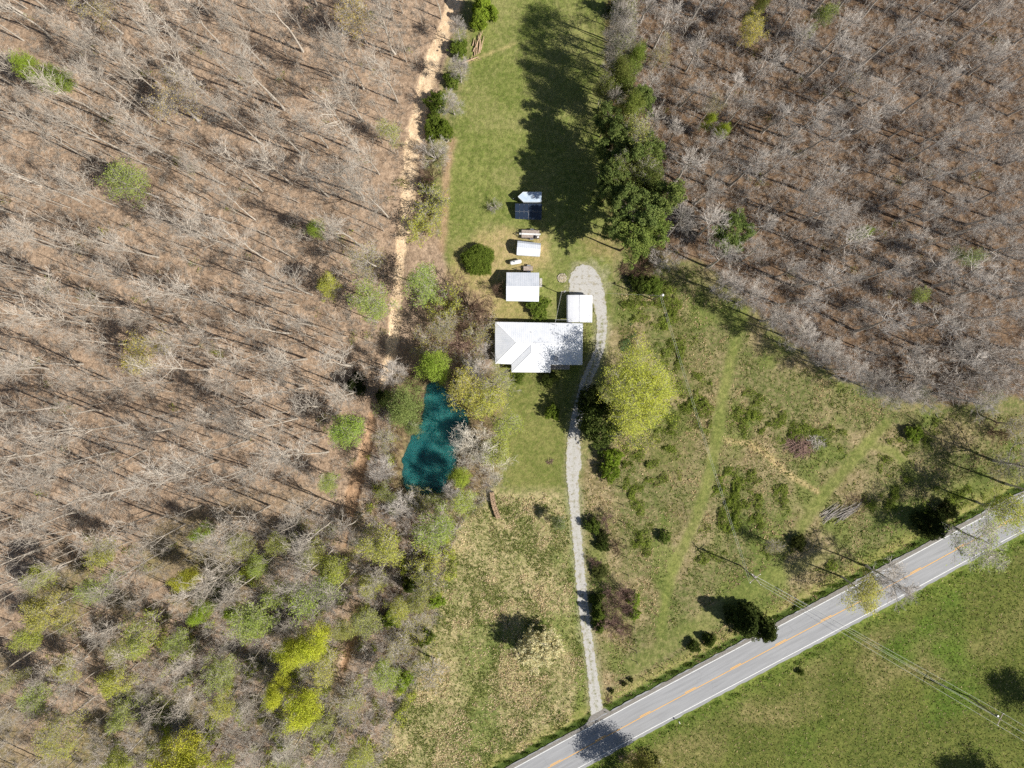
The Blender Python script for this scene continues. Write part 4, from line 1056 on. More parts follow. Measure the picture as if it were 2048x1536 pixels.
# ------------------------------------------------------------------ rings, wood piles, posts
def rock_blob(mb, x, y, z, r, rnd):
    a0 = rnd.uniform(0, 6.28); vs = []; fs = []
    n = 7
    for k, (zz, rr) in enumerate(((-.4, .75), (0, 1), (.45, .7))):
        for j in range(n):
            a = a0 + 6.28 * j / n; q = r * rr * rnd.uniform(.8, 1.15); vs.append((x + math.cos(a) * q, y + math.sin(a) * q, z + zz * r * .8))
    vs.append((x, y, z + r * .55))
    for k in range(2):
        for j in range(n): fs.append((k * n + j, k * n + (j + 1) % n, (k + 1) * n + (j + 1) % n, (k + 1) * n + j))
    for j in range(n): fs.append((2 * n + j, 2 * n + (j + 1) % n, 3 * n))
    mb.add(vs, fs)
def stone_ring():
    c = P(1124.3, 556, 0); rnd = random.Random(3)
    g = empty('stone_ring', (c.x, c.y, 0), 'round flower bed ringed with pale stones beside the gravel loop', 'flower bed')
    bed = MB(); vs = [(c.x, c.y, .16)]; n = 24
    for k in range(n): a = 6.283 * k / n; r = 1.0 * rnd.uniform(.93, 1.07); vs.append((c.x + r * math.cos(a), c.y + r * math.sin(a), .02))
    bed.add(vs, [(0, 1 + k, 1 + (k + 1) % n) for k in range(n)]); bed.build('soil_bed', speckled('bed_soil', lin(196, 184, 158), lin(138, 128, 98), 2.5), g)
    for k in range(17):
        a = 6.283 * k / 17; mb = MB(); rock_blob(mb, c.x + 1.02 * math.cos(a), c.y + 1.02 * math.sin(a), .06, rnd.uniform(.12, .19), rnd); mb.build('stone', M['rock'], g)
    mb = MB()
    for k in range(46): a = rnd.uniform(0, 6.28); r = rnd.uniform(0, .75); rock_blob(mb, c.x + r * math.cos(a), c.y + r * math.sin(a), .14, rnd.uniform(.05, .11), rnd)
    mb.build('pebbles', M['rock'], g)
stone_ring()
def stick_pile(name, label, cat, px, py, rx, ry, n, L, r, m, seed, az=None, azs=3.2, hmax=.8, group=None, curved=.15):
    rnd = random.Random(seed); c = P(px, py, 0); mb = MB()
    for k in range(n):
        a = rnd.uniform(0, 6.28); q = math.sqrt(rnd.random()); x = c.x + rx / S * q * math.cos(a); y = c.y + ry / S * q * math.sin(a); z = .05 + hmax * (1 - q) * rnd.random()
        t = (az if az is not None else 0) + rnd.uniform(-azs, azs) / 2; l = L * rnd.uniform(.5, 1.2) / 2
        d = Vector((math.cos(t), math.sin(t), rnd.uniform(-.12, .2))); s_ = Vector((-d.y, d.x, 0)) * rnd.uniform(-curved, curved) * l
        o_ = Vector((x, y, z)); rr = r * rnd.uniform(.6, 1.3)
        mb.tube([o_ - d * l, o_ - d * l * .3 + s_, o_ + d * l * .4 + s_ * .8, o_ + d * l], [rr, rr * .9, rr * .7, rr * .4], 5)
    o = mb.build(name, m); tag(o, label, cat, group); return o
stick_pile('brush_pile', 'round pinkish grey brush pile among brambles in the east meadow', 'brush pile', 1597, 893, 26, 17, 130, 3.4, .06, M['bark_red'], 4, hmax=1.1)
stick_pile('brush_pile', 'looser grey brush heap to the right of the round brush pile', 'brush pile', 1632, 884, 16, 12, 50, 2.6, .04, M['bark_grey'], 5, hmax=.7)
stick_pile('brush_pile', 'long pile of fallen limbs lying slantwise near the road edge trees', 'brush pile', 1680, 1025, 34, 8, 46, 5.5, .08, M['bark_grey'], 6, az=math.radians(36), azs=.35, hmax=.5)
stick_pile('brush_pile', 'thin brush scattered at the upper end of the long limb pile', 'brush pile', 1712, 1003, 22, 22, 60, 2.2, .03, M['bark_brown'], 7, hmax=.4)
stick_pile('brush_pile', 'small heap of twigs on a bare spot in the front lawn', 'brush pile', 1100, 922, 7, 6, 30, 1.1, .03, M['bark_red'], 8, hmax=.3)
stick_pile('brush_pile', 'grey tangle of sticks by the driveway mouth culvert', 'brush pile', 1218, 1398, 9, 10, 26, 1.6, .04, M['bark_brown'], 9, hmax=.3)
stick_pile('brush_pile', 'dark brush heap at the corner below the pines', 'brush pile', 1262, 540, 26, 14, 110, 2.4, .035, M['bark_brown'], 10, hmax=.8)
stick_pile('brush_pile', 'tan brush on the ground at the south verge of the road', 'brush pile', 1262, 1516, 26, 10, 90, 1.8, .035, M['deadwood'], 11, hmax=.5)
def firewood():
    g = empty('firewood_stack', P(990, 1010, 0), 'long curved stack of split firewood standing at the corner of the front lawn', 'firewood')
    line = [(984, 984), (985, 996), (988, 1010), (993, 1024), (997, 1036)]; rnd = random.Random(9)
    pts = resample(line, 1.7); n = 0
    mbs = [MB(), MB()]
    for i in range(len(pts) - 1):
        d = Vector((pts[i + 1][0] - pts[i][0], -(pts[i + 1][1] - pts[i][1]), 0)).normalized(); nn = Vector((-d.y, d.x, 0))
        for row in range(5):
            for s_ in (-.26, .26):
                q = P(pts[i][0], pts[i][1], 0) + nn * (s_ + rnd.uniform(-.06, .06)) + d * rnd.uniform(-.04, .04); z = .12 + row * .2
                mbs[row == 4].tube([q - nn * .23 + Vector((0, 0, z)), q + nn * .23 + Vector((0, 0, z + rnd.uniform(-.03, .03)))], rnd.uniform(.08, .115), 6)
    mbs[0].build('split_logs', M['bark_red'], g); mbs[1].build('top_logs', M['deadwood'], g)
firewood()
def log(px, py, px2, py2, r, label, m='deadwood', name='fallen_log', z=.1, cat='log', group=None, br=3, seed=1):
    a, b = P(px, py, z), P(px2, py2, z); rnd = random.Random(seed); d = (b - a); n = Vector((-d.y, d.x, 0)).normalized()
    g = empty(name, (a.x, a.y, 0), label, cat, group)
    pts = [a.lerp(b, t) + n * rnd.uniform(-.02, .02) * d.length + Vector((0, 0, r)) for t in (0, .25, .5, .75, 1)]; pts[0] = a + Vector((0, 0, r)); pts[-1] = b + Vector((0, 0, r))
    MB().tube(pts, [r, r * .92, r * .8, r * .65, r * .4], 8).build('log_trunk', M[m], g)
    if br:
        mb = MB()
        for k in range(br):
            t = rnd.uniform(.45, .95); q = a.lerp(b, t) + Vector((0, 0, r)); s_ = rnd.choice((-1, 1)); e = q + d.normalized() * rnd.uniform(.4, 1.2) + n * s_ * rnd.uniform(.4, 1.2) + Vector((0, 0, rnd.uniform(0, .4)))
            mb.tube([q, q.lerp(e, .5) + Vector((0, 0, .05)), e], [r * .4, r * .3, r * .15], 5)
        mb.build('broken_limbs', M[m], g)
    return g
log(924, 127, 957, 114, .2, 'pale bleached log lying at the foot of the cut log heap by the lawn', seed=3)
for i, (x0, y0, x1, y1) in enumerate(((949, 112, 952, 80), (953, 110, 957, 70), (957, 108, 961, 64), (946, 104, 955, 84), (960, 106, 962, 76), (951, 96, 966, 60), (945, 92, 949, 76), (962, 100, 968, 72))):
    log(x0, y0, x1, y1, .13, 'pale cut log in the fan shaped heap below the bright conifer', name='cut_log', group='pale cut logs heaped at the lawn edge', br=0, seed=20 + i, z=.05 + .1 * (i % 3))
for i, (x0, y0, x1, y1, r, lb) in enumerate((
    (212, 1230, 224, 1264, .14, 'short pale log upright in the photo among the lower left woods'), (60, 1468, 80, 1506, .13, 'pale snapped log near the bottom left corner'),
    (96, 1487, 110, 1520, .12, 'thin pale log right of the snapped log at the bottom left'), (135, 1088, 180, 1142, .15, 'long whitish fallen trunk in the left woods, lower part'),
    (268, 1118, 302, 1134, .12, 'slim fallen trunk in the left woods right of the long whitish one'), (1895, 675, 1935, 700, .15, 'pale fallen trunk at the edge of the east woods above the grey thicket'),
    (1892, 732, 1912, 755, .12, 'short pale fallen limb inside the grey thicket of the east woods'), (265, 1323, 345, 1268, .13, 'very long thin fallen trunk slanting through the lower left woods'),
    (672, 1060, 700, 1075, .11, 'pinkish fallen limb left of the orange gully'), (1010, 1560, 1040, 1548, .1, 'small log off the road corner'))):
    if y0 < 1536: log(x0, y0, x1, y1, r, lb, seed=40 + i)
rocks = MB(); rnd = random.Random(12)
for k in range(34): q = P(424 + rnd.gauss(0, 12), 236 + rnd.gauss(0, 4.5), 0); rock_blob(rocks, q.x, q.y, .05, rnd.uniform(.12, .34), rnd)
tag(rocks.build('rock_pile', M['rock']), 'patch of white limestone rocks on the leaf litter in the upper left woods', 'rocks')

def snag(px, py, h, r, label, m='bark_white'):
    q = P(px, py, 0); g = empty('broken_snag', (q.x, q.y, 0), label, 'dead tree')
    MB().tube([(q.x, q.y, -.2), (q.x + .1, q.y, h * .5), (q.x + .05, q.y + .1, h)], [r, r * .9, r * .75], 8).build('trunk', M[m], g)
    MB().tube([(q.x + .08, q.y, h * .7), (q.x + .5, q.y + .3, h * .85)], [r * .4, r * .15], 5).build('stub', M[m], g)
snag(882, 37, 6.5, .16, 'dead snag with a pale broken top left of the dirt track')

def post(px, py, h, r, label, group, name='fence_post'):
    q = P(px, py, 0); o = MB().tube([(q.x, q.y, -.2), (q.x, q.y, h - .05), (q.x, q.y, h)], [r, r, r * .7], 8).build(name, M['pole_wood']); tag(o, label, 'fence post', group)
fl = [(1239, 905), (1241, 940), (1243, 975), (1245, 1010), (1247, 1045), (1250, 1080), (1253, 1115), (1256, 1150), (1260, 1185), (1264, 1220), (1268, 1255), (1270, 1280), (1272, 1302), (1273, 1324)]
for x, y in fl: post(x, y, 1.3, .09, 'weathered wooden fence post in the overgrown row right of the driveway', 'posts of the overgrown fence right of the driveway')
for x, y in ((1291, 1357), (1306, 1348), (1326, 1336), (1346, 1322), (1383, 1300)): post(x, y, 1.3, .08, 'weathered fence post in the row along the north verge of the road', 'fence posts along the north verge')
for x, y in ((1140, 1400), (1118, 1440), (1062, 1461)): post(x, y, 1.2, .08, 'fence post in the rough field left of the driveway mouth', 'fence posts left of the driveway mouth')
fw = MB()
for a, b in zip(fl[:-1], fl[1:]):
    for z in (.4, .8, 1.15): fw.tube([P(*a, 0) + Vector((0, 0, z)), P(*b, 0) + Vector((0, 0, z))], .006, 4)
tag(fw.build('fence_wire', M['dark_steel']), 'thin fence wires strung between the posts right of the driveway', 'fence wire')
def mailbox(px, py, label):
    q = P(px, py, 0); g = empty('mailbox', (q.x, q.y, 0), label, 'mailbox')
    MB().box((q.x, q.y, .5), (.1, .1, 1.1)).build('post', M['pole_wood'], g)
    d = Vector((.47, -.88, 0)); c = Vector((q.x, q.y, 1.15)) - d * .1
    bx = MB().box(c, (.5, .2, .14), math.atan2(d.y, d.x)); bx.tube([c - d * .25 + Vector((0, 0, .07)), c + d * .25 + Vector((0, 0, .07))], .1, 10); b = bx.build('box', M['white'], g)
    MB().box(c + Vector((.1, .05, .15)), (.03, .12, .12)).build('flag', speckled('red_flag', lin(180, 40, 30), lin(150, 30, 24), 3), g)
mailbox(1357, 1441, 'white mailbox on a post at the south edge of the road opposite the driveway')

# ------------------------------------------------------------------ poles and wires
def pole(px, py, h, label, arm=None, armaz=0.0, lamp=False, r=.16, arms=1):
    q = P(px, py, 0); g = empty('utility_pole', (q.x, q.y, 0), label, 'utility pole')
    MB().tube([(q.x, q.y, -.3), (q.x, q.y, h)], [r, r * .7], 10).build('pole', M['pole_wood'], g)
    tops = []
    if arm:
        d = Vector((math.cos(armaz), math.sin(armaz), 0))
        for k in range(arms):
            dd = d if k == 0 else Vector((-d.y, d.x, 0)); z = h - .35 - k * .7
            ca = MB().box((q.x, q.y, z), (arm, .11, .13), math.atan2(dd.y, dd.x)).build('crossarm', M['deck'], g)
            for t in (-.48, 0, .48) if k == 0 else (-.48, .48):
                e = Vector((q.x, q.y, z)) + dd * arm * t; MB().tube([(e.x, e.y, z + .05), (e.x, e.y, z + .3)], [.06, .08], 8).build('insulator', M['white'], ca)
                tops.append(Vector((e.x, e.y, z + .3)))
        MB().tube([(q.x + .3, q.y + .1, h - 2.2), (q.x + .3, q.y + .1, h - 1.4)], .2, 12).build('transformer', M['steel'], g)
    else: tops.append(Vector((q.x, q.y, h - .2)))
    if lamp:
        MB().tube([(q.x, q.y, h - .3), (q.x + .5, q.y + .1, h - .1)], .03, 6).build('lamp_arm', M['steel'], g)
        MB().tube([(q.x + .5, q.y + .1, h - .25), (q.x + .5, q.y + .1, h - .12), (q.x + .5, q.y + .1, h)], [.26, .28, .12], 12).build('lamp_head', M['white'], g)
    return g, tops
_, tA = pole(1481, 1131, 11.0, 'tall wooden utility pole with crossed arms in the east meadow near the road', 3.0, math.radians(-50), arms=2)
_, tB = pole(1938, 1393, 11.0, 'utility pole with one crossarm in the field at the lower right', 3.0, math.radians(64))
_, tC = pole(1304, 599, 9.8, 'wooden yard pole with a white security lamp beside the bushes right of the gravel loop', lamp=True)
_, tD = pole(1123.5, 588, 6.5, 'slim service pole between the garage and the carport', 0.9, 0.1, r=.1)
def wire(a, b, sag, label, group, r=.022, n=14):
    mb = MB(); pts = [a.lerp(b, t / n) - Vector((0, 0, sag * 4 * (t / n) * (1 - t / n))) for t in range(n + 1)]
    o = mb.tube(pts, r, 4).build('power_line', M['wire']); tag(o, label, 'power line', group)
off = Vector((60, -36, 0))
for i in range(3):
    wire(tA[i], tB[2 - i] if (tA[0] - tB[0]).length > (tA[0] - tB[2]).length else tB[i], .9, 'bare power line crossing the road between the two tall poles', 'power lines over the road')
    wire(tB[i], tB[i] + off, .9, 'power line leaving the lower right pole toward the right edge of the photo', 'power lines past the lower right pole')
wire(tA[0] - Vector((0, 0, 1.2)), tB[1] - Vector((0, 0, 1.4)), 1.2, 'lowest thin neutral line between the two tall poles', None, .018)
for k in (-.15, .15): wire(tA[3] + Vector((k, k, 0)), tC[0] + Vector((k, k, 0)), 1.0, 'paired line from the meadow pole up to the lamp pole', 'paired lines over the east meadow', .018)
wire(tC[0], tD[1], .5, 'single line from the lamp pole over the gravel loop to the service pole', None, .012)
hp = P(1110, 648, 4.0); wire(tD[0], Vector((hp.x, hp.y, 3.6)), .2, 'pale service cable from the slim pole down to the house roof', None, .025)
wire(P(1110, 639.5, 2.4), P(1137, 639.5, 2.2), .05, 'short pale pipe between the house and the carport', None, .03)

# ------------------------------------------------------------------ named plants; colour is leaf reflectance
YEL = lin(216, 226, 44); YG = lin(196, 200, 78); LG = lin(166, 184, 96); BG = lin(128, 186, 60); VG = lin(96, 170, 60); OL = lin(172, 166, 96)
TAN = lin(204, 186, 132); PN = lin(118, 136, 76); DG = lin(84, 100, 60); WI = lin(146, 164, 100); WHT = lin(236, 228, 204); OLG = lin(136, 146, 76)
T = [
 # kind, x, y, r, h, colour, name, label, cat, variant
 ('bigbush', 957, 520, 30, 3.2, lin(100, 140, 50), 'round_shrub', 'large round dark green shrub standing alone on the lawn left of the barn shed', 'shrub', 0),
 ('bush', 1077, 614, 20, 2.6, lin(104, 150, 56), 'shrub', 'bright green shrub between the garage and the house', 'shrub', 1),
 ('twiggy', 999, 580, 13, 3.6, OL, 'bare_shrub', 'brown leafless upright shrub against the left side of the garage', 'shrub', 1),
 ('big', 1264, 786, 80, 15.5, lin(208, 216, 80), 'yellow_green_tree', 'very large round yellow green tree to the right of the house and driveway', 'tree', 0),
 ('magnolia', 1202, 846, 44, 11, lin(74, 96, 46), 'broadleaf_evergreen', 'dark glossy evergreen tree over the driveway below the large yellow green tree', 'tree', 0),
 ('magnolia', 1180, 800, 26, 8, lin(60, 78, 38), 'broadleaf_evergreen', 'smaller dark evergreen beside the driveway above the glossy one', 'tree', 0),
 ('bush', 1226, 915, 18, 4, lin(136, 178, 50), 'bright_shrub', 'bright lime shrub directly below the glossy evergreen', 'shrub', 0),
 ('bush', 1221, 945, 17, 3.6, lin(128, 168, 52), 'bright_shrub', 'lime green shrub at the lower end of the bright hedge row', 'shrub', 2),
 ('bush', 1105, 824, 14, 3.0, lin(96, 150, 50), 'shrub', 'small green shrub in tree shade at the front lawn edge left of the driveway', 'shrub', 3),
 ('bush', 1035, 752, 13, 1.6, lin(110, 130, 50), 'foundation_shrub', 'low shrub under the front left eave of the house wing', 'shrub', 0),
 ('bush', 1098, 756, 15, 2.0, lin(84, 98, 46), 'foundation_shrub', 'dark shrub at the front right corner of the house wing', 'shrub', 1),
 ('dense', 873, 737, 33, 12, lin(150, 200, 70), 'bright_green_tree', 'bright fresh green tree at the north tip of the pond', 'tree', 0),
 ('dense', 808, 814, 44, 14, WI, 'willow_tree', 'grey green willow on the west bank of the pond', 'tree', 1),
 ('leafing', 826, 852, 19, 10, WI, 'willow_tree', 'small grey green willow just below the large one on the pond bank', 'tree', 2),
 ('leafing', 935, 778, 44, 15, lin(196, 190, 88), 'olive_tree', 'olive yellow tree with spreading limbs on the east bank of the pond', 'tree', 0),
 ('leafing', 968, 800, 42, 14, lin(196, 200, 84), 'olive_tree', 'yellow green tree between the pond and the front lawn, below the house corner', 'tree', 1),
 ('haze', 988, 770, 38, 13, YG, 'budding_tree', 'budding brown and yellow tree at the lower left corner of the house', 'tree', 0),
 ('leafing', 1008, 848, 34, 12, lin(186, 202, 80), 'olive_tree', 'lime tinted tree leaning over the front lawn right of the white sycamore', 'tree', 3),
 ('leafing', 990, 900, 34, 11, lin(182, 192, 96), 'olive_tree', 'thin pale green tree below the white sycamore at the lawn edge', 'tree', 2),
 ('sycamore', 948, 884, 50, 16, TAN, 'white_sycamore', 'bare white limbed sycamore leaning over the right side of the pond', 'tree', 0),
 ('sycamore', 985, 935, 36, 12, TAN, 'white_sycamore', 'smaller bare pale tree below the white sycamore, reaching over the lawn', 'tree', 1),
 ('dense', 922, 955, 22, 8, lin(180, 200, 70), 'young_tree', 'yellow green sapling clump right of the pond foot', 'tree', 0),
 ('leafing', 930, 1000, 26, 9, lin(182, 200, 80), 'young_tree', 'lime young tree below the pond, left of the firewood stack', 'tree', 1),
 ('dark', 905, 975, 24, 9, TAN, 'bare_bank_tree', 'bare grey tree hanging over the south east end of the pond', 'tree', 0),
 ('twiggy', 930, 612, 50, 7.5, TAN, 'bare_round_tree', 'wide bare purplish brown tree left of the house, finely twigged', 'tree', 1),
 ('haze', 888, 655, 36, 9, OL, 'budding_tree', 'olive budding tree between the dirt track and the house, below the green pair', 'tree', 2),
 ('twiggy', 915, 688, 26, 4.5, TAN, 'bare_shrub', 'reddish leafless shrub clump between the pond tip and the house', 'shrub', 0),
 ('twiggy', 975, 705, 20, 3.2, TAN, 'bare_shrub', 'grey leafless shrub against the left wall of the house', 'shrub', 2),
 ('dark', 960, 740, 32, 10, TAN, 'bare_yard_tree', 'bare brown tree at the lower left corner of the house', 'tree', 1),
 ('halfleaf', 955, 650, 28, 5, OL, 'budding_shrub', 'olive budding shrub close to the left wall of the house', 'shrub', 0),
 ('halfleaf', 938, 722, 24, 4, OL, 'budding_shrub', 'brownish budding shrub between the pond tip and the lower left house corner', 'shrub', 0),
 ('halfleaf', 895, 610, 28, 6, YG, 'budding_shrub', 'yellowish budding shrub right of the light green round tree', 'shrub', 1),
 ('halfleaf', 860, 690, 30, 6, OL, 'budding_shrub', 'brown budding shrub above the bright green pond tree', 'shrub', 0),
 ('leafing', 849, 568, 40, 13, lin(160, 186, 86), 'light_green_tree', 'light green round tree right of the dirt track, level with the garage', 'tree', 0),
 ('leafing', 742, 600, 42, 15, lin(168, 188, 92), 'light_green_tree', 'pale green tree left of the dirt track, level with the garage', 'tree', 1),
 ('haze', 737, 520, 42, 17, OL, 'budding_tree', 'hazy olive tree at the left edge of the dirt track above the pale green one', 'tree', 1),
 ('leafing', 661, 572, 24, 12, YG, 'light_green_tree', 'small yellow green tree in the woods left of the pale green tree', 'tree', 2),
 ('dense', 634, 463, 18, 9, lin(140, 184, 70), 'young_tree', 'small fresh green tree alone in the left woods', 'tree', 1),
 ('leafing', 780, 270, 26, 9, lin(180, 190, 84), 'young_tree', 'yellow green sapling just left of the dirt track in its upper half', 'tree', 3),
 ('leafing', 265, 370, 44, 16, lin(162, 180, 92), 'light_green_tree', 'faint green tree in the left woods, upper third', 'tree', 1),
 ('dense', 92, 152, 27, 15, lin(150, 190, 56), 'bright_green_tree', 'bright green tree near the top left corner', 'tree', 0),
 ('leafing', 140, 168, 20, 13, lin(156, 188, 64), 'bright_green_tree', 'smaller bright green tree right beside the one near the top left corner', 'tree', 2),
 ('haze', 190, 20, 34, 17, lin(206, 190, 90), 'budding_tree', 'yellowish budding tree on the top edge near the left corner', 'tree', 0),
 ('haze', 350, 205, 58, 17, lin(200, 180, 120), 'budding_tree', 'tan budding tree beside the limestone rocks', 'tree', 1),
 ('haze', 712, 40, 46, 17, lin(204, 182, 96), 'budding_tree', 'golden budding tree at the top, left of the dirt track', 'tree', 2),
 ('leafing', 300, 706, 42, 15, lin(206, 194, 92), 'light_green_tree', 'yellowish tree in the middle of the left woods', 'tree', 3),
 ('leafing', 698, 858, 38, 14, lin(162, 196, 84), 'light_green_tree', 'round light green tree at the upper end of the orange gully', 'tree', 2),
 ('leafing', 660, 962, 22, 10, lin(172, 192, 88), 'light_green_tree', 'pale green tree left of the orange gully', 'tree', 1),
 ('leafing', 770, 1090, 44, 13, lin(196, 200, 90), 'light_green_tree', 'yellow green tree at the north of the lower thicket', 'tree', 0),
 ('leafing', 868, 1060, 42, 13, lin(164, 186, 84), 'light_green_tree', 'spreading light green tree at the upper left of the rough field', 'tree', 1),
 ('leafing', 625, 1180, 52, 16, lin(160, 182, 78), 'light_green_tree', 'large soft green tree above the vivid yellow trees', 'tree', 3),
 ('leafing', 520, 1225, 46, 16, lin(164, 182, 96), 'light_green_tree', 'grey green tree left of the vivid yellow trees', 'tree', 2),
 ('leafing', 445, 1345, 34, 14, lin(166, 180, 96), 'light_green_tree', 'grey green tree below left of the vivid yellow trees', 'tree', 1),
 ('dense', 628, 1278, 32, 14, YEL, 'yellow_tree', 'vivid yellow leafed tree, upper one of the lower left cluster', 'tree', 0),
 ('dense', 588, 1300, 26, 13, YEL, 'yellow_tree', 'vivid yellow tree overlapping the upper one on its left', 'tree', 2),
 ('dense', 562, 1375, 26, 13, lin(216, 222, 48), 'yellow_tree', 'narrow vivid yellow tree at the left of the lower cluster', 'tree', 1),
 ('dense', 610, 1410, 34, 14, YEL, 'yellow_tree', 'vivid yellow tree at the bottom of the lower cluster', 'tree', 2),
 ('leafing', 655, 1330, 30, 13, lin(206, 204, 76), 'yellow_tree', 'thinner yellow tree on the right flank of the vivid cluster', 'tree', 3),
 ('dense', 355, 1510, 44, 16, lin(208, 210, 50), 'yellow_tree', 'broad yellow green tree cut by the bottom edge', 'tree', 0),
 ('dense', 400, 1536, 38, 16, lin(198, 204, 56), 'yellow_tree', 'yellow green tree on the bottom edge right of the broad one', 'tree', 1),
 ('dense', 378, 1152, 22, 12, lin(206, 208, 56), 'yellow_tree', 'small yellow tree above the bright green pair in the lower left woods', 'tree', 2),
 ('dense', 405, 1222, 22, 9, lin(160, 196, 56), 'bright_green_tree', 'bright green tree in the lower left woods, left of a grey green one', 'tree', 1),
 ('dense', 466, 1222, 14, 7, lin(150, 200, 50), 'bright_green_tree', 'small bright green tree right of its larger twin in the lower left woods', 'tree', 2),
 ('dense', 410, 1060, 16, 10, lin(160, 200, 60), 'bright_green_tree', 'small fresh green tree in the left woods above the yellow one', 'tree', 0),
 ('leafing', 290, 1270, 40, 15, lin(178, 190, 80), 'light_green_tree', 'light green tree in the lower left woods beside the very long fallen trunk', 'tree', 0),
 ('leafing', 210, 1105, 28, 13, YG, 'light_green_tree', 'yellowish tree near the whitish fallen trunk', 'tree', 1),
 ('leafing', 105, 1215, 38, 16, lin(188, 184, 96), 'light_green_tree', 'yellowish tree toward the left edge of the lower woods', 'tree', 2),
 ('leafing', 130, 1440, 42, 16, lin(178, 176, 96), 'light_green_tree', 'dull green tree near the bottom left corner', 'tree', 3),
 ('leafing', 255, 1420, 30, 14, lin(172, 186, 90), 'light_green_tree', 'soft green tree left of the broad yellow green tree', 'tree', 0),
 ('leafing', 725, 1510, 28, 12, lin(190, 200, 84), 'light_green_tree', 'yellow green tree on the bottom edge beside the rough field', 'tree', 1),
 ('leafing', 695, 1250, 26, 11, lin(176, 178, 100), 'light_green_tree', 'thin olive tree right of the vivid yellow cluster', 'tree', 2),
 ('leafing', 735, 1240, 32, 12, lin(176, 184, 106), 'grey_green_tree', 'grey green tree in the middle of the lower thicket', 'tree', 1),
 ('haze', 800, 1290, 38, 11, lin(168, 160, 90), 'budding_tree', 'dark hazy tree in the lower thicket by the rough field', 'tree', 2),
 ('haze', 840, 1250, 30, 11, lin(196, 190, 90), 'budding_tree', 'yellowish hazy tree at the left edge of the rough field', 'tree', 0),
 ('haze', 862, 1345, 38, 11, lin(206, 186, 118), 'budding_tree', 'tan budding tree standing out into the rough field', 'tree', 1),
 ('haze', 700, 1400, 36, 12, OL, 'budding_tree', 'olive budding tree right of the bottom yellow tree', 'tree', 0),
 ('bush', 806, 1358, 17, 5, lin(104, 184, 60), 'vivid_shrub', 'vivid green shrub in the dark gap of the lower thicket', 'shrub', 0),
 ('bush', 872, 1200, 15, 4, lin(120, 190, 60), 'vivid_shrub', 'vivid green shrub on the left edge of the rough field', 'shrub', 1),
 ('bush', 780, 1238, 15, 4, lin(126, 176, 60), 'vivid_shrub', 'green shrub among the grey green trees of the lower thicket', 'shrub', 2),
 ('bush', 850, 1275, 14, 4, lin(90, 140, 56), 'vivid_shrub', 'darker green shrub below the yellowish hazy tree', 'shrub', 3),
 # hedgerow by the lawn
 ('cedar', 966, 14, 22, 9, lin(128, 170, 40), 'conifer', 'bright green conifer on the top edge beside the lawn', 'tree', 0),
 ('cedar', 955, 38, 16, 7, lin(116, 158, 42), 'conifer', 'lower bright green conifer above the cut log heap', 'tree', 1),
 ('cedar', 985, 24, 12, 5, lin(120, 160, 44), 'conifer', 'small bright green conifer to the right of the taller pair at the top', 'tree', 2),
 ('bush', 918, 98, 17, 3.2, lin(112, 150, 56), 'hedgerow_shrub', 'green hedgerow shrub left of the cut log heap', 'shrub', 0),
 ('bush', 905, 160, 15, 2.6, lin(116, 150, 60), 'hedgerow_shrub', 'green hedgerow shrub below the pale fallen log', 'shrub', 1),
 ('bush', 872, 205, 20, 3.4, lin(110, 148, 56), 'hedgerow_shrub', 'large green hedgerow shrub right of the dirt track', 'shrub', 2),
 ('bush', 868, 240, 16, 2.6, lin(104, 140, 52), 'hedgerow_shrub', 'middle green hedgerow shrub right of the dirt track', 'shrub', 3),
 ('bush', 889, 262, 17, 3.0, lin(90, 144, 50), 'hedgerow_shrub', 'deep green hedgerow shrub at the lower end of the hedge, by the lawn', 'shrub', 0),
 ('bush', 864, 266, 14, 2.4, lin(96, 140, 50), 'hedgerow_shrub', 'dark green hedgerow shrub left of the deep green one', 'shrub', 1),
 ('bush', 855, 372, 13, 2.4, lin(120, 150, 76), 'hedgerow_shrub', 'small green shrub by the track below the hedge', 'shrub', 2),
 ('twiggy', 870, 310, 26, 6, TAN, 'bare_shrub', 'grey leafless shrub below the hedgerow, between track and lawn', 'shrub', 2),
 ('twiggy', 862, 350, 22, 5, TAN, 'bare_shrub', 'grey leafless shrub further down the strip between track and lawn', 'shrub', 1),
 ('halfleaf', 860, 405, 28, 5, YG, 'budding_shrub', 'yellowish budding shrub between the track and the lawn edge', 'shrub', 0),
 ('halfleaf', 845, 455, 26, 5, YG, 'budding_shrub', 'pale budding shrub beside the track above the light green round tree', 'shrub', 1),
 ('dark', 915, 60, 24, 10, TAN, 'bare_hedgerow_tree', 'bare tree between the track and the bright conifers', 'tree', 0),
 ('dark', 905, 210, 26, 9, TAN, 'bare_hedgerow_tree', 'bare white branched tree leaning over the lawn from the hedgerow', 'tree', 1),
 ('dark', 918, 140, 28, 10, TAN, 'bare_hedgerow_tree', 'bare tree above the pale log in the hedgerow', 'tree', 0),
 # pines and mixed trees on the right of the lawn
 ('pine', 1285, 425, 44, 21, PN, 'pine_tree', 'largest dark green pine at the lower end of the pine row', 'tree', 0),
 ('pine', 1262, 478, 42, 19, lin(124, 142, 70), 'pine_tree', 'dark green pine nearest the gravel loop', 'tree', 1),
 ('pine', 1322, 398, 38, 21, lin(122, 138, 74), 'pine_tree', 'dark green pine right of the largest one', 'tree', 2),
 ('pine', 1248, 405, 36, 20, PN, 'pine_tree', 'pine on the lawn side left of the largest one', 'tree', 1),
 ('pine', 1305, 462, 34, 19, lin(126, 146, 70), 'pine_tree', 'pine between the gravel loop and the east woods', 'tree', 0),
 ('leafing', 1240, 350, 40, 18, OLG, 'mixed_tree', 'olive green tree above the pine group', 'tree', 0),
 ('leafing', 1285, 350, 34, 18, OLG, 'mixed_tree', 'olive green tree above right of the pine group', 'tree', 1),
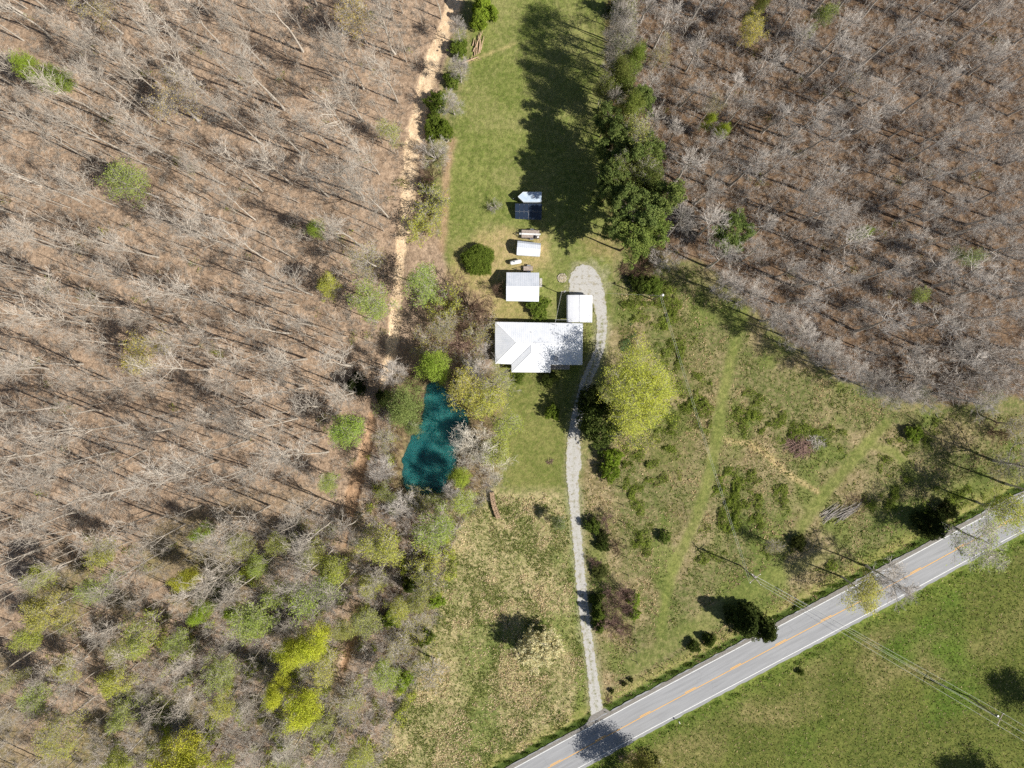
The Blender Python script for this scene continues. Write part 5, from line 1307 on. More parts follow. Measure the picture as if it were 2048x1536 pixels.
 ('leafing', 1270, 285, 40, 18, lin(176, 180, 100), 'mixed_tree', 'large yellowish green tree in the middle of the lawn side row', 'tree', 3),
 ('pine', 1222, 300, 32, 17, PN, 'pine_tree', 'slim pine at the lawn edge, middle of the row', 'tree', 2),
 ('dense', 1256, 232, 26, 17, lin(160, 176, 84), 'mixed_tree', 'soft green tree below the pair at the top of the row', 'tree', 0),
 ('pine', 1215, 235, 26, 17, PN, 'pine_tree', 'pine at the lawn edge, above the middle of the row', 'tree', 0),
 ('dense', 1262, 135, 24, 16, lin(142, 164, 72), 'mixed_tree', 'fresh green tree, upper one of the row beside the lawn', 'tree', 1),
 ('dense', 1240, 172, 26, 16, lin(138, 156, 78), 'mixed_tree', 'green tree just below the fresh green upper one', 'tree', 2),
 ('leafing', 1205, 190, 24, 15, OLG, 'mixed_tree', 'thin green tree on the lawn side of the row, upper part', 'tree', 2),
 ('pine', 1235, 455, 30, 18, PN, 'pine_tree', 'pine at the lawn corner closest to the solar array', 'tree', 2),
 ('pine', 1228, 350, 30, 19, PN, 'pine_tree', 'tall pine at the lawn edge above the pine group', 'tree', 1),
 ('pine', 1235, 268, 26, 19, PN, 'pine_tree', 'tall slim pine throwing its shadow farthest across the lawn', 'tree', 0),
 ('pine', 1216, 385, 26, 17, PN, 'pine_tree', 'pine at the lawn edge level with the silver trailer', 'tree', 0),
 ('bare', 1232, 40, 24, 16, TAN, 'bare_tree', 'leafless tree at the lawn edge beside the small dark conifer', 'tree', 0),
 ('bare', 1228, 75, 26, 17, TAN, 'bare_tree', 'leafless tree at the lawn edge below the small dark conifer', 'tree', 2),
 ('bare', 1222, 105, 28, 18, TAN, 'bare_tree', 'leafless tree at the lawn edge above the fresh green tree', 'tree', 5),
 ('bare', 1226, 140, 28, 19, TAN, 'bare_tree', 'leafless tree at the lawn edge left of the fresh green tree', 'tree', 1),
 ('bare', 1210, 165, 26, 17, TAN, 'bare_tree', 'leafless tree leaning to the lawn above the thin green tree', 'tree', 3),
 ('bare', 1218, 208, 26, 18, TAN, 'bare_tree', 'leafless tree at the lawn edge below the thin green tree', 'tree', 4),
 ('bare', 1228, 325, 26, 18, TAN, 'bare_tree', 'leafless tree among the pines at the middle of the lawn edge', 'tree', 6),
 ('pine', 1278, 205, 28, 18, PN, 'pine_tree', 'pine on the woods side of the row, upper part', 'tree', 1),
 ('pine', 1296, 302, 32, 19, lin(116, 134, 72), 'pine_tree', 'pine on the woods side of the row, middle', 'tree', 0),
 ('pine', 1255, 310, 30, 20, PN, 'pine_tree', 'pine in the middle of the row beside the yellowish tree', 'tree', 2),
 ('dense', 1232, 160, 26, 17, OLG, 'mixed_tree', 'olive green tree at the lawn edge left of the upper green pair', 'tree', 1),
 ('dense', 1290, 372, 30, 18, lin(120, 136, 70), 'mixed_tree', 'deep green broad tree just above the largest pine', 'tree', 2),
 ('haze', 1250, 30, 34, 19, OLG, 'budding_tree', 'thin budding tree near the top edge right of the lawn', 'tree', 1),
 ('haze', 1246, 70, 34, 20, OLG, 'budding_tree', 'thin budding tree above the fresh green tree of the row', 'tree', 0),
 ('haze', 1238, 120, 30, 19, OLG, 'budding_tree', 'thin budding tree left of the fresh green tree of the row', 'tree', 2),
 ('dark', 1245, 92, 36, 20, TAN, 'bare_lawn_tree', 'leafless twiggy tree behind the lawn edge, upper part of the row', 'tree', 1),
 ('dark', 1240, 50, 34, 19, TAN, 'bare_lawn_tree', 'leafless twiggy tree behind the lawn edge, nearest the top', 'tree', 0),
 ('cedar', 1232, 14, 16, 7, lin(60, 84, 40), 'conifer', 'small dark conifer at the top edge right of the lawn', 'tree', 1),
 # east side
 ('pine', 1470, 462, 36, 12, lin(108, 134, 72), 'pine_tree', 'lone dark green pine in the east woods', 'tree', 0),
 ('leafing', 1498, 62, 26, 14, lin(206, 196, 84), 'yellow_budding_tree', 'yellow budding tree near the top of the east woods', 'tree', 1),
 ('dense', 1508, 25, 15, 14, OLG, 'young_tree', 'green tree directly above the yellow budding tree on the top edge', 'tree', 0),
 ('leafing', 1635, 45, 22, 13, lin(160, 176, 96), 'young_tree', 'faint green tree on the top of the east woods right of the yellow one', 'tree', 2),
 ('dense', 1412, 248, 13, 10, lin(178, 196, 56), 'young_tree', 'small lime tree in the east woods, left part', 'tree', 1),
 ('dense', 1440, 266, 13, 10, lin(180, 200, 54), 'young_tree', 'second small lime tree just right of the first in the east woods', 'tree', 2),
 ('haze', 1320, 105, 24, 14, lin(190, 180, 96), 'budding_tree', 'thin olive tree between the mixed row and the east woods', 'tree', 0),
 ('haze', 1425, 210, 24, 13, lin(190, 176, 110), 'budding_tree', 'tan tree above the two small lime trees', 'tree', 1),
 ('dense', 1718, 470, 13, 9, lin(160, 190, 60), 'young_tree', 'small green tree in the middle of the east woods', 'tree', 0),
 ('leafing', 1925, 515, 24, 12, lin(160, 186, 110), 'young_tree', 'faint blue green tree toward the right edge in the east woods', 'tree', 3),
 ('leafing', 1835, 590, 16, 10, lin(170, 190, 84), 'young_tree', 'small green tree low in the east woods right part', 'tree', 1),
 ('bush', 1305, 572, 20, 3.2, lin(104, 144, 60), 'shrub', 'green shrub beside the yard pole with the lamp', 'shrub', 0),
 ('bush', 1278, 566, 16, 2.8, lin(72, 100, 46), 'shrub', 'dark shrub left of the green one beside the yard pole', 'shrub', 1),
 ('twiggy', 1325, 520, 22, 4, TAN, 'bare_shrub', 'grey leafless shrub between the pines and the east meadow', 'shrub', 2),
 ('twiggy', 1290, 535, 20, 3, TAN, 'bare_shrub', 'brown leafless shrub below the pines at the meadow corner', 'shrub', 1),
 ('twiggy', 1950, 722, 46, 8, TAN, 'bare_thicket', 'dense grey thicket at the right edge of the east woods', 'shrub', 2),
 ('twiggy', 2000, 740, 44, 8, TAN, 'bare_thicket', 'dense grey thicket on the right picture edge beside the other one', 'shrub', 2),
 ('twiggy', 1860, 755, 46, 7, TAN, 'bare_thicket', 'wide bare shrub left of the grey thickets', 'shrub', 2),
 ('haze', 1980, 800, 32, 8, lin(130, 140, 80), 'budding_tree', 'dark green budding tree below the grey thickets', 'tree', 1),
 ('haze', 2030, 850, 32, 9, lin(190, 180, 120), 'budding_tree', 'pale budding tree on the right edge below the thickets', 'tree', 2),
 ('haze', 1845, 790, 22, 9, OLG, 'budding_tree', 'olive tree at the lower edge of the east woods that throws a long shadow', 'tree', 0),
 ('bush', 1830, 868, 15, 2.4, lin(140, 170, 56), 'shrub', 'bright green shrub in the shade below the east woods', 'shrub', 2),
 ('twiggy', 1995, 865, 20, 3.5, TAN, 'bare_shrub', 'brown leafless shrub near the right edge of the meadow', 'shrub', 1),
 ('bush', 1330, 1075, 11, 2.2, lin(112, 150, 70), 'shrub', 'small round green shrub alone in the east meadow', 'shrub', 3),
 ('twiggy', 1215, 1040, 16, 2.8, TAN, 'bare_shrub', 'reddish brown shrub right of the driveway, uppermost of its row', 'shrub', 0),
 ('bush', 1186, 1052, 14, 2.8, lin(96, 136, 60), 'shrub', 'green shrub touching the driveway beside the uppermost brown one', 'shrub', 1),
 ('bush', 1206, 1072, 11, 2.0, lin(86, 96, 54), 'shrub', 'dark shrub below the green one at the driveway', 'shrub', 2),
 ('twiggy', 1236, 1094, 14, 2.6, TAN, 'bare_shrub', 'brown leafless shrub, second in the row right of the driveway', 'shrub', 1),
 ('bush', 1206, 1092, 12, 2.0, lin(88, 110, 54), 'shrub', 'low dark green shrub left of the second brown one', 'shrub', 3),
 ('twiggy', 1188, 1122, 10, 1.8, TAN, 'bare_shrub', 'little brown shrub at the driveway edge, third in the row', 'shrub', 0),
 ('bush', 1200, 1142, 15, 1.8, lin(104, 112, 64), 'shrub', 'low olive shrub below the little brown one', 'shrub', 0),
 ('twiggy', 1222, 1190, 17, 4.0, TAN, 'bare_shrub', 'reddish shrub at the top of the large clump beside the driveway', 'shrub', 0),
 ('twiggy', 1250, 1188, 17, 4.2, TAN, 'bare_shrub', 'purplish shrub at the top right of the large clump', 'shrub', 0),
 ('twiggy', 1238, 1220, 22, 4.5, TAN, 'bare_shrub', 'wide reddish shrub in the middle of the large clump', 'shrub', 0),
 ('twiggy', 1225, 1255, 22, 4.2, TAN, 'bare_shrub', 'wide purplish shrub at the bottom of the large clump', 'shrub', 0),
 ('twiggy', 1250, 1262, 15, 3.0, TAN, 'bare_shrub', 'small pinkish shrub at the lower right of the large clump', 'shrub', 1),
 ('cedar', 1194, 1205, 14, 4.5, lin(86, 104, 46), 'evergreen_shrub', 'dark green upright shrub at the driveway side, top of the large clump', 'shrub', 0),
 ('cedar', 1198, 1228, 15, 4.8, lin(104, 126, 48), 'evergreen_shrub', 'green upright shrub at the driveway side, middle of the large clump', 'shrub', 1),
 ('cedar', 1199, 1254, 14, 4.2, lin(112, 132, 50), 'evergreen_shrub', 'green upright shrub at the driveway side, bottom of the large clump', 'shrub', 2),
 ('bush', 1268, 1200, 12, 2.6, lin(126, 186, 64), 'bright_shrub', 'bright green shrub right of the large clump', 'shrub', 1),
 ('bush', 1270, 1228, 10, 2.4, lin(132, 184, 62), 'bright_shrub', 'bright green shrub lower right of the large clump', 'shrub', 2),
 ('leafing', 1118, 1044, 17, 5, lin(140, 156, 96), 'young_tree', 'thin pale green sapling left of the driveway in the rough field', 'tree', 2),
 ('bloom', 1080, 1292, 38, 5.6, WHT, 'blossoming_tree', 'cream white blossoming tree alone in the rough field', 'tree', 0),
 ('cedar', 1492, 1245, 32, 9.5, lin(72, 88, 44), 'cedar_tree', 'dark cedar beside the road, larger one', 'tree', 0),
 ('cedar', 1530, 1260, 26, 9.0, lin(84, 96, 48), 'cedar_tree', 'dark cedar leaning its crown over the road edge', 'tree', 1),
 ('cedar', 1868, 1052, 30, 7.5, lin(60, 72, 38), 'cedar_tree', 'dark cedar on the verge under the overhanging bare trees', 'tree', 2),
 ('bush', 1895, 1022, 18, 3.0, lin(60, 70, 38), 'shrub', 'dark shrub right of the verge cedar', 'shrub', 2),
 ('leafing', 1722, 1178, 42, 14, lin(206, 204, 110), 'roadside_tree', 'yellow budding tree leaning out over the road', 'tree', 0),
 ('dark', 1776, 1156, 50, 14, TAN, 'roadside_tree', 'bare tree reaching over the road right of the yellow one', 'tree', 0),
 ('haze', 1958, 1072, 66, 16, lin(176, 196, 110), 'roadside_tree', 'tall thin green tree spreading across the road at the right', 'tree', 1),
 ('leafing', 2016, 1022, 44, 15, lin(196, 204, 84), 'roadside_tree', 'yellow green tree over the road at the right edge', 'tree', 1),
 ('haze', 2056, 935, 54, 17, lin(170, 170, 110), 'roadside_tree', 'grey budding tree on the right edge above the road', 'tree', 0),
 ('dark', 2085, 985, 56, 17, TAN, 'roadside_tree', 'bare tree cut by the right edge above the road', 'tree', 1),
 ('haze', 1545, 1090, 22, 5.5, OL, 'budding_tree', 'low brownish bush tree left of the roadside trees', 'tree', 2),
 ('bush', 1598, 1085, 14, 2.2, lin(84, 92, 48), 'shrub', 'dark shrub beside the low brownish bush tree', 'shrub', 3),
 ('dense', 1288, 1560, 50, 11, lin(150, 150, 80), 'roadside_tree', 'tree at the bottom edge that shades the road by the driveway mouth', 'tree', 0),
 ('bush', 1300, 1515, 12, 2.0, lin(70, 92, 40), 'shrub', 'dark green shrub at the south verge on the bottom edge', 'shrub', 0),
 ('bloom', 1316, 1538, 16, 2.6, WHT, 'blossoming_tree', 'small white blossoming shrub on the bottom edge', 'shrub', 0),
 ('bush', 1602, 1345, 6, 1.0, lin(90, 120, 50), 'shrub', 'tiny green shrub in the field south of the road', 'shrub', 1),
 ('dense', 2178, 1452, 44, 13, PN, 'field_tree', 'tree off the right edge shading the lower right field', 'tree', 0),
 ('dense', 2072, 1620, 52, 13, PN, 'field_tree', 'tree off the bottom edge shading the lower right field', 'tree', 1),
 ('cedar', 1420, 1282, 14, 3.2, lin(80, 104, 44), 'evergreen_shrub', 'dark low shrub left of the cedar near the road', 'shrub', 2),
 ('bush', 1388, 1293, 12, 1.8, lin(84, 104, 48), 'shrub', 'low green shrub on the verge bank left of the cedars', 'shrub', 0),
 ('haze', 770, 885, 30, 9, OL, 'budding_tree', 'hazy brown tree on the left bank of the pond below the willow', 'tree', 1),
 ('dark', 765, 935, 34, 11, TAN, 'bare_bank_tree', 'bare grey tree on the left bank of the pond', 'tree', 0),
 ('dark', 800, 1010, 34, 11, TAN, 'bare_bank_tree', 'bare grey tree below the pond foot', 'tree', 1),
 ('leafing', 775, 985, 22, 9, lin(170, 180, 90), 'young_tree', 'olive green sapling on the lower left bank of the pond', 'tree', 3),
 ('dark', 790, 745, 34, 12, TAN, 'bare_bank_tree', 'bare dark tree at the lower end of the dirt track', 'tree', 0),
 ('cedar', 708, 770, 20, 6, lin(60, 72, 40), 'conifer', 'small dark conifer left of the dirt track end', 'tree', 0),
 ('cedar', 765, 795, 16, 6, lin(70, 84, 44), 'conifer', 'small dark conifer left of the willow', 'tree', 1),
 ('halfleaf', 830, 1000, 22, 4, OL, 'budding_shrub', 'brown budding shrub at the foot of the pond', 'shrub', 0),
 ('halfleaf', 870, 1005, 22, 4, OLG, 'budding_shrub', 'olive budding shrub at the foot of the pond, right side', 'shrub', 1),
 ('halfleaf', 855, 1120, 30, 5, YG, 'budding_shrub', 'yellow budding shrub at the upper left edge of the rough field', 'shrub', 1),
 ('halfleaf', 860, 1165, 26, 5, OLG, 'budding_shrub', 'olive budding shrub on the left edge of the rough field', 'shrub', 0),
 ('cedar', 820, 1175, 14, 5, lin(64, 90, 40), 'conifer', 'small dark conifer in the lower thicket', 'tree', 2),
 ('sycamore', 590, 1495, 40, 14, TAN, 'white_sycamore', 'bare white limbed tree at the bottom edge below the yellow cluster', 'tree', 0),
]
for i, (x, y, lb) in enumerate(((1450, 572, 'nearest the lone pine'), (1500, 598, 'second from the pine'), (1552, 636, 'third from the pine'), (1600, 668, 'fourth from the pine'), (1645, 704, 'fifth from the pine'), (1692, 738, 'sixth from the pine'), (1740, 764, 'seventh from the pine'), (1792, 786, 'last before the grey thickets'))):
    T.append(('dark', x, y, 38, 14.5, TAN, 'fringe_tree', 'bushy leafless tree on the meadow fringe of the right woods, ' + lb, 'tree', i % 2))
for k, x, y, r, h, col, nm, lb, cat, v in T: plant(k, x, y, r, h, col, nm, lb, cat, None, v)
# small countable mulched shrubs and the saplings in the lawn
for x, y, lb in ((1248, 1368, 'left'), (1262, 1360, 'right')):
    plant('bush', x, y, 4.5, .8, lin(58, 80, 36), 'seedling_shrub', 'tiny dark round shrub near the driveway mouth, %s one of the pair' % lb, 'shrub', None, 2)
plant('bush', 1223, 1382, 4.5, .8, lin(58, 80, 36), 'seedling_shrub', 'tiny dark shrub alone beside the driveway mouth', 'shrub', None, 1)
plant('twiggy', 988, 413, 11, 2.2, TAN, 'bare_sapling', 'small bare sapling on the lawn left of the solar array', 'sapling', None, 2)
plant('twiggy', 868, 425, 12, 2.5, TAN, 'bare_sapling', 'small bare sapling beside the lawn edge strip', 'sapling', None, 1)

# ------------------------------------------------------------------ the woods
def scatter(poly, n, dmin, seed, bbox, ok=None, exist=None):
    rnd = np.random.default_rng(seed); out = []; ex = list(exist or [])
    for _ in range(n * 60):
        if len(out) >= n: break
        x = rnd.uniform(bbox[0], bbox[2]); y = rnd.uniform(bbox[1], bbox[3])
        if not inside(np.array([x]), np.array([y]), poly)[0]: continue
        if ok and not ok(x, y): continue
        if all((x - a) ** 2 + (y - b) ** 2 > dmin ** 2 for a, b in ex + out): out.append((x, y))
    return out
placed = []
for t in T:
    if t[4] > 7: zc = t[4] * .65; placed.append((NX + (t[1] - NX) * (H - zc) / H, NY + (t[2] - NY) * (H - zc) / H))
ROWS_W = ((230, 'top of the left woods'), (520, 'upper left woods'), (800, 'middle of the left woods'), (1090, 'lower middle of the left woods'), (1320, 'lower left woods'), (9999, 'bottom of the left woods'))
COLS_W = ((230, 'by the picture edge'), (450, 'in the outer half'), (640, 'in the inner half'), (9999, 'nearest the track and pond'))
ROWS_E = ((180, 'top of the right woods'), (420, 'upper right woods'), (620, 'lower right woods'), (9999, 'lowest fringe of the right woods'))
COLS_E = ((1480, 'behind the pine row'), (1720, 'left of centre'), (1900, 'right of centre'), (9999, 'by the picture edge'))
pick = lambda v, tab: next(t for lim, t in tab if v < lim)
def track_clear(x, y):
    for tl in (TRACK, TRACK2, TRACK3):
        d, _ = segdist(np.array([x]), np.array([y]), tl, False)
        if d[0] < 26: return False
    pd, _ = segdist(np.array([x]), np.array([y]), POND, True)
    return pd[0] > 12 and not inside(np.array([x]), np.array([y]), POND)[0]
WESTW = [(-60, -60), (900, -60), (870, 100), (835, 200), (818, 300), (800, 420), (770, 560), (770, 700), (740, 800), (720, 1000), (790, 1100), (800, 1250), (760, 1400), (700, 1560), (-60, 1560)]
west_pts = scatter(WESTW, 182, 50, 5, (-10, 10, 900, 1536), track_clear, placed)
east_pts = scatter(EAST, 111, 42, 6, (1240, 10, 2040, 810), None, placed)
words = {0: 'tall', 1: 'large'}
for i, (x, y) in enumerate(west_pts):
    v = random.randrange(10); h = random.uniform(20, 29) if y < 1150 else random.uniform(14, 21)
    size = 'tall' if h > 21.5 else 'shorter'; k = 'bare'
    lean = ('leaning' if v in (4, 7) else 'upright')
    lb = '%s %s leafless tree, %s, %s' % (size, lean, pick(y, ROWS_W), pick(x, COLS_W))
    plant(k, x, y, h * random.uniform(.2, .28) * S, h, TAN, 'bare_tree', lb, 'tree', lb.replace('tree,', 'trees,'), v, apparent=False)
for i, (x, y) in enumerate(east_pts):
    v = random.randrange(6); h = random.uniform(13, 19); size = 'tall' if h > 16 else 'shorter'
    lb = '%s leafless grey tree, %s, %s' % (size, pick(y, ROWS_E), pick(x, COLS_E))
    plant('bare_e', x, y, h * random.uniform(.22, .29) * S, h, TAN, 'bare_tree', lb, 'tree', lb.replace('tree,', 'trees,'), v, apparent=False)

LOWER = [(150, 1080), (430, 1000), (700, 1040), (860, 1100), (850, 1250), (800, 1400), (740, 1536), (0, 1536), (0, 1300)]
soft = scatter(LOWER, 24, 44, 88, (0, 1000, 880, 1536), track_clear, placed + [])
for i, (x, y) in enumerate(soft):
    h = random.uniform(9, 14); col = (lin(186, 196, 84), lin(170, 190, 88), lin(200, 204, 80), lin(176, 180, 96))[i % 4]
    lb = '%s young tree, %s, %s' % (('yellow green', 'soft green', 'yellowish', 'olive')[i % 4], pick(y, ROWS_W), pick(x, COLS_W))
    plant('leafing', x, y, random.uniform(22, 34), h, col, 'budding_tree', lb, 'tree', lb.replace('young tree', 'young trees'), None, apparent=False)

# the rest of the woods: younger bare trees past the first three hundred, one mass per wood
def thin_wood(name, poly, n, seed, bbox, dmin, label, barkm, hrange, ok=None):
    pts = scatter(poly, n, dmin, seed, bbox, ok); rng = np.random.default_rng(seed)
    n = len(pts); q = np.array([P(x, y, 0)[:2] for x, y in pts]); h = rng.uniform(*hrange, n)
    k = 6; lean = rng.normal(size=(n, 2)) * .05
    z = np.linspace(-.2, 1, k + 1)[None, :] * h[:, None]; Pn = np.zeros((n, k + 1, 3)); Pn[..., 2] = z
    Pn[..., :2] = q[:, None, :] + lean[:, None, :] * z[..., None] + np.cumsum(rng.normal(size=(n, k + 1, 2)) * .05, 1)
    Rn = (h * .0095)[:, None] * np.linspace(1, .3, k + 1)[None]
    P1, R1 = grow(rng, Pn, Rn, 7, .45, 1, (20, 60), 2.2, 4, up=.7, wob=.13, rmul=.5, rmin=.026)
    P2, R2 = grow(rng, P1, R1, 5, .2, 1, (20, 65), .95, 3, up=.2, wob=.15, rmul=.6, rmin=.016)
    P3, R3 = grow(rng, P2, R2, 2, .2, 1, (20, 65), .6, 2, up=.1, wob=.1, rmul=.6, rmin=.012)
    V, F, mi, t = merge([(*tubes(Pn, Rn, 5), 0, None), (*tubes(P1, R1, 3), 0, None), (*tubes(P2, R2, 3), 0, None), (*tubes(P3, R3, 3), 0, None)])
    o = link(name, mesh_np(name, V, F, [M[barkm]])); tag(o, label, 'young trees', None, 'stuff')
thin_wood('young_woods', WESTW, 620, 31, (-10, 0, 900, 1536), 14, 'thin young leafless trees filling the gaps of the left woods', 'bark_pale', (6, 16), track_clear)
thin_wood('young_woods', EAST, 200, 32, (1240, 0, 2080, 810), 22, 'thin young leafless trees filling the gaps of the right woods', 'bark_grey', (6, 15))

# ------------------------------------------------------------------ ground cover that nobody could count
def ground_z(px, py): return heights(np.asarray(px, float), np.asarray(py, float))
def blades(name, px, py, hmin, hmax, wd, cols, colw, seed, label, cat, nb=4, spread=.5, patch=None):
    rng = np.random.default_rng(seed); n = len(px); z0 = ground_z(px, py) - .02
    X = (px - NX) / S; Y = -(py - NY) / S
    ci = rng.choice(len(cols), n, p=np.array(colw) / sum(colw)) if not isinstance(cols, np.ndarray) or cols.ndim == 2 else None
    if patch:
        f = fbm(px, py, patch, seed + 900, 3); dry = rng.random(n) < np.clip((f - .49) * 6 + .12, .03, .75); ci = np.where(dry, np.where(rng.random(n) < .85, 0, 3), np.where(rng.random(n) < .7, 1, 2))
    base = np.array(cols)[ci] * rng.uniform(.75, 1.2, (n, 1))
    a = rng.uniform(0, 6.28, (n, nb)); h = rng.uniform(hmin, hmax, (n, nb)); sp = rng.uniform(.2, 1, (n, nb)) * spread; w2 = wd * rng.uniform(.6, 1.3, (n, nb)) / 2
    ca, sa = np.cos(a), np.sin(a); bx = X[:, None] + ca * .05; by = Y[:, None] + sa * .05; bz = np.broadcast_to(z0[:, None], a.shape)
    tx, ty, tz = bx + ca * sp * h * 1.4, by + sa * sp * h * 1.4, bz + h
    V = np.stack([np.stack([bx - sa * w2 * .6, by + ca * w2 * .6, bz], -1), np.stack([bx + sa * w2 * .6, by - ca * w2 * .6, bz], -1), np.stack([tx + sa * w2, ty - ca * w2, tz], -1), np.stack([tx - sa * w2, ty + ca * w2, tz], -1)], 2).reshape(-1, 3)
    F = np.arange(4 * n * nb).reshape(-1, 4); col = np.repeat(base, 4 * nb, 0)
    o = link(name, mesh_np(name, V, F, [M['grass']], attrs={'col': col})); tag(o, label, cat, None, 'stuff')
def rand_in(poly, n, seed, clip=(-20, -20, 2070, 1560)):
    rng = np.random.default_rng(seed); P_ = np.array(poly); x0, y0 = np.maximum(P_.min(0), clip[:2]); x1, y1 = np.minimum(P_.max(0), clip[2:])
    x = rng.uniform(x0, x1, n); y = rng.uniform(y0, y1, n); k = inside(x, y, poly); return x[k], y[k]
def off_surfaces(x, y):
    rd, _ = segdist(x, y, ROAD, False); dd, _ = segdist(x, y, DRIVE_C, False); hd = np.hypot(x - 1172, y - 570)
    k = (rd > 42) & (dd > 14) & (hd > 42)
    for pl in PATHS:
        k &= lmask(x, y, pl, 4, 2, 5) < .5
    return k
STR, GRN, OLV, BRN = lin(222, 200, 158), lin(124, 138, 70), lin(160, 156, 98), lin(160, 136, 108)
x, y = rand_in(ROUGH, 60000, 41); k = off_surfaces(x, y) & (y > 992 + (fbm(x, y, 14, 92) - .5) * 40) & (np.random.default_rng(1).random(len(x)) < .35 + .65 * (fbm(x, y, 40, 61) > .48)); x, y = x[k], y[k]
blades('tall_grass', x, y, .07, .24, .16, [lin(236, 216, 178), GRN, OLV, BRN], [.40, .36, .14, .10], 42, 'tufts of straw coloured and green grass in the rough field left of the driveway', 'grass', 3, .9, 34)
EM = [(1235, 560), (1400, 530), (1480, 620), (1650, 760), (1860, 825), (2060, 830), (2060, 980), (1946, 1040), (1500, 1275), (1215, 1415), (1170, 1200), (1165, 980), (1200, 900), (1240, 760)]
x, y = rand_in(EM, 65000, 43); k = off_surfaces(x, y) & (np.random.default_rng(2).random(len(x)) < .3 + .7 * (fbm(x, y, 46, 63) > .5)); x, y = x[k], y[k]
blades('meadow_grass', x, y, .08, .24, .18, [STR, GRN, OLV, BRN], [.30, .34, .28, .08], 44, 'mixed dry and green grass tufts of the meadow right of the driveway', 'grass', 3, .9, 40)
x, y = rand_in(SOUTH, 110000, 45); k = off_surfaces(x, y); x, y = x[k], y[k]
blades('field_grass', x, y, .07, .22, .16, [STR, GRN, OLV, lin(120, 142, 56)], [.16, .36, .26, .22], 46, 'green field grass with dry tufts south of the road', 'grass', 3, .9)

def brambles(name, ell, per, seed, cols, hmax, label, size=.3, thr=.42):
    rng = np.random.default_rng(seed); Q = []; cc = []
    for (ex, ey, rx, ry) in ell:
        n = int(per * rx * ry / 1000); a = rng.uniform(0, 6.28, n); r = np.sqrt(rng.random(n)) * 1.15
        x = ex + rx * r * np.cos(a); y = ey + ry * r * np.sin(a); f = fbm(x, y, 16, 71, 2); den = f - thr - .45 * np.clip(r - .55, 0, 1)
        k = (den > rng.random(n) * .30 - .06) & off_surfaces(x, y); x, y, f, den = x[k], y[k], f[k], den[k]
        hh = hmax * np.clip(den * 4.5, .1, 1) * (.35 + 1.3 * np.clip(vnoise(x, y, 5.5, 78) - .2, 0, 1)) * rng.random(len(x)) ** .35
        Q.append(np.stack([(x - NX) / S, -(y - NY) / S, ground_z(x, y) + hh + .05], 1))
        g = fbm(x, y, 24, 75, 2)[:, None]; cc.append(np.array(cols[0]) * (1 - g) + np.array(cols[1]) * g)
    Q = np.concatenate(Q); cc = np.concatenate(cc) * rng.uniform(.65, 1.25, (len(Q), 1))
    V, F, _ = leaf_quads(rng, Q, size, np.zeros(len(Q)), .3)
    o = link(name, mesh_np(name, V, F, [M['grass']], attrs={'col': np.repeat(cc, 4, 0)})); tag(o, label, 'brambles', None, 'stuff')
brambles('brambles', [(1345, 690, 46, 40), (1375, 760, 44, 60), (1310, 640, 50, 26), (1400, 830, 40, 40), (1495, 840, 36, 46), (1545, 850, 40, 40), (1500, 800, 30, 24), (1480, 960, 52, 46), (1485, 1020, 50, 46), (1455, 1000, 30, 60), (1600, 870, 46, 26), (1660, 870, 40, 22), (1785, 945, 44, 60), (1760, 1000, 40, 30), (1270, 1010, 24, 90), (1290, 1080, 22, 40), (1262, 960, 20, 50), (1420, 1120, 34, 26), (1850, 880, 50, 40), (1560, 1100, 40, 24), (1590, 1215, 26, 20), (1265, 600, 30, 24), (1330, 600, 40, 30), (1900, 1000, 60, 40), (1330, 930, 40, 50), (1225, 1330, 10, 8), (1270, 905, 30, 40), (1340, 860, 30, 40), (1700, 905, 30, 24), (1400, 1060, 26, 30), (1560, 990, 24, 40), (1640, 1130, 40, 16)], 6500, 51, [lin(112, 126, 54), lin(158, 174, 78)], .75, 'leafy green bramble patches spread over the east meadow', .22, .44)
brambles('vegetable_rows', [(1262, 665, 10, 16), (1250, 690, 10, 12)], 5200, 55, [lin(80, 110, 60), lin(110, 140, 90)], .4, 'low green plants of the small garden plot right of the driveway', .2, .3)
brambles('verge_weeds', [(x_, float(np.interp(x_, [p[0] for p in ROAD], [p[1] for p in ROAD])) - 51, 26, 4) for x_ in range(960, 2060, 30)], 6000, 52, [lin(72, 88, 38), lin(112, 132, 54)], .35, 'dark green weeds in the ditch along the north side of the road', .22, .3)
brambles('verge_weeds', [(x_, float(np.interp(x_, [p[0] for p in ROAD], [p[1] for p in ROAD])) + 50, 26, 5) for x_ in range(1160, 2060, 30)], 3500, 53, [lin(88, 112, 44), lin(124, 146, 60)], .3, 'bright green weeds on the south verge of the road', .2, .36)
rngw = np.random.default_rng(77)
ell = [(rngw.uniform(0, 900), rngw.uniform(0, 1536), rngw.uniform(10, 28), rngw.uniform(8, 20)) for _ in range(120)] + [(rngw.uniform(150, 860), rngw.uniform(1050, 1536), rngw.uniform(16, 40), rngw.uniform(12, 30)) for _ in range(90)]
ell = [e for e in ell if inside(np.array([e[0]]), np.array([e[1]]), WESTW)[0]]
brambles('undergrowth', ell, 1500, 54, [lin(110, 116, 58), lin(168, 176, 84)], 1.4, 'thin green and olive undergrowth on the floor of the left woods', .26, .48)
ell = [(rngw.uniform(1240, 2040), rngw.uniform(0, 800), rngw.uniform(8, 24), rngw.uniform(8, 16)) for _ in range(90)]
ell = [e for e in ell if inside(np.array([e[0]]), np.array([e[1]]), EAST)[0]]
brambles('undergrowth', ell, 1400, 56, [lin(96, 100, 50), lin(150, 146, 70)], 1.2, 'sparse olive undergrowth on the floor of the right woods', .24, .5)

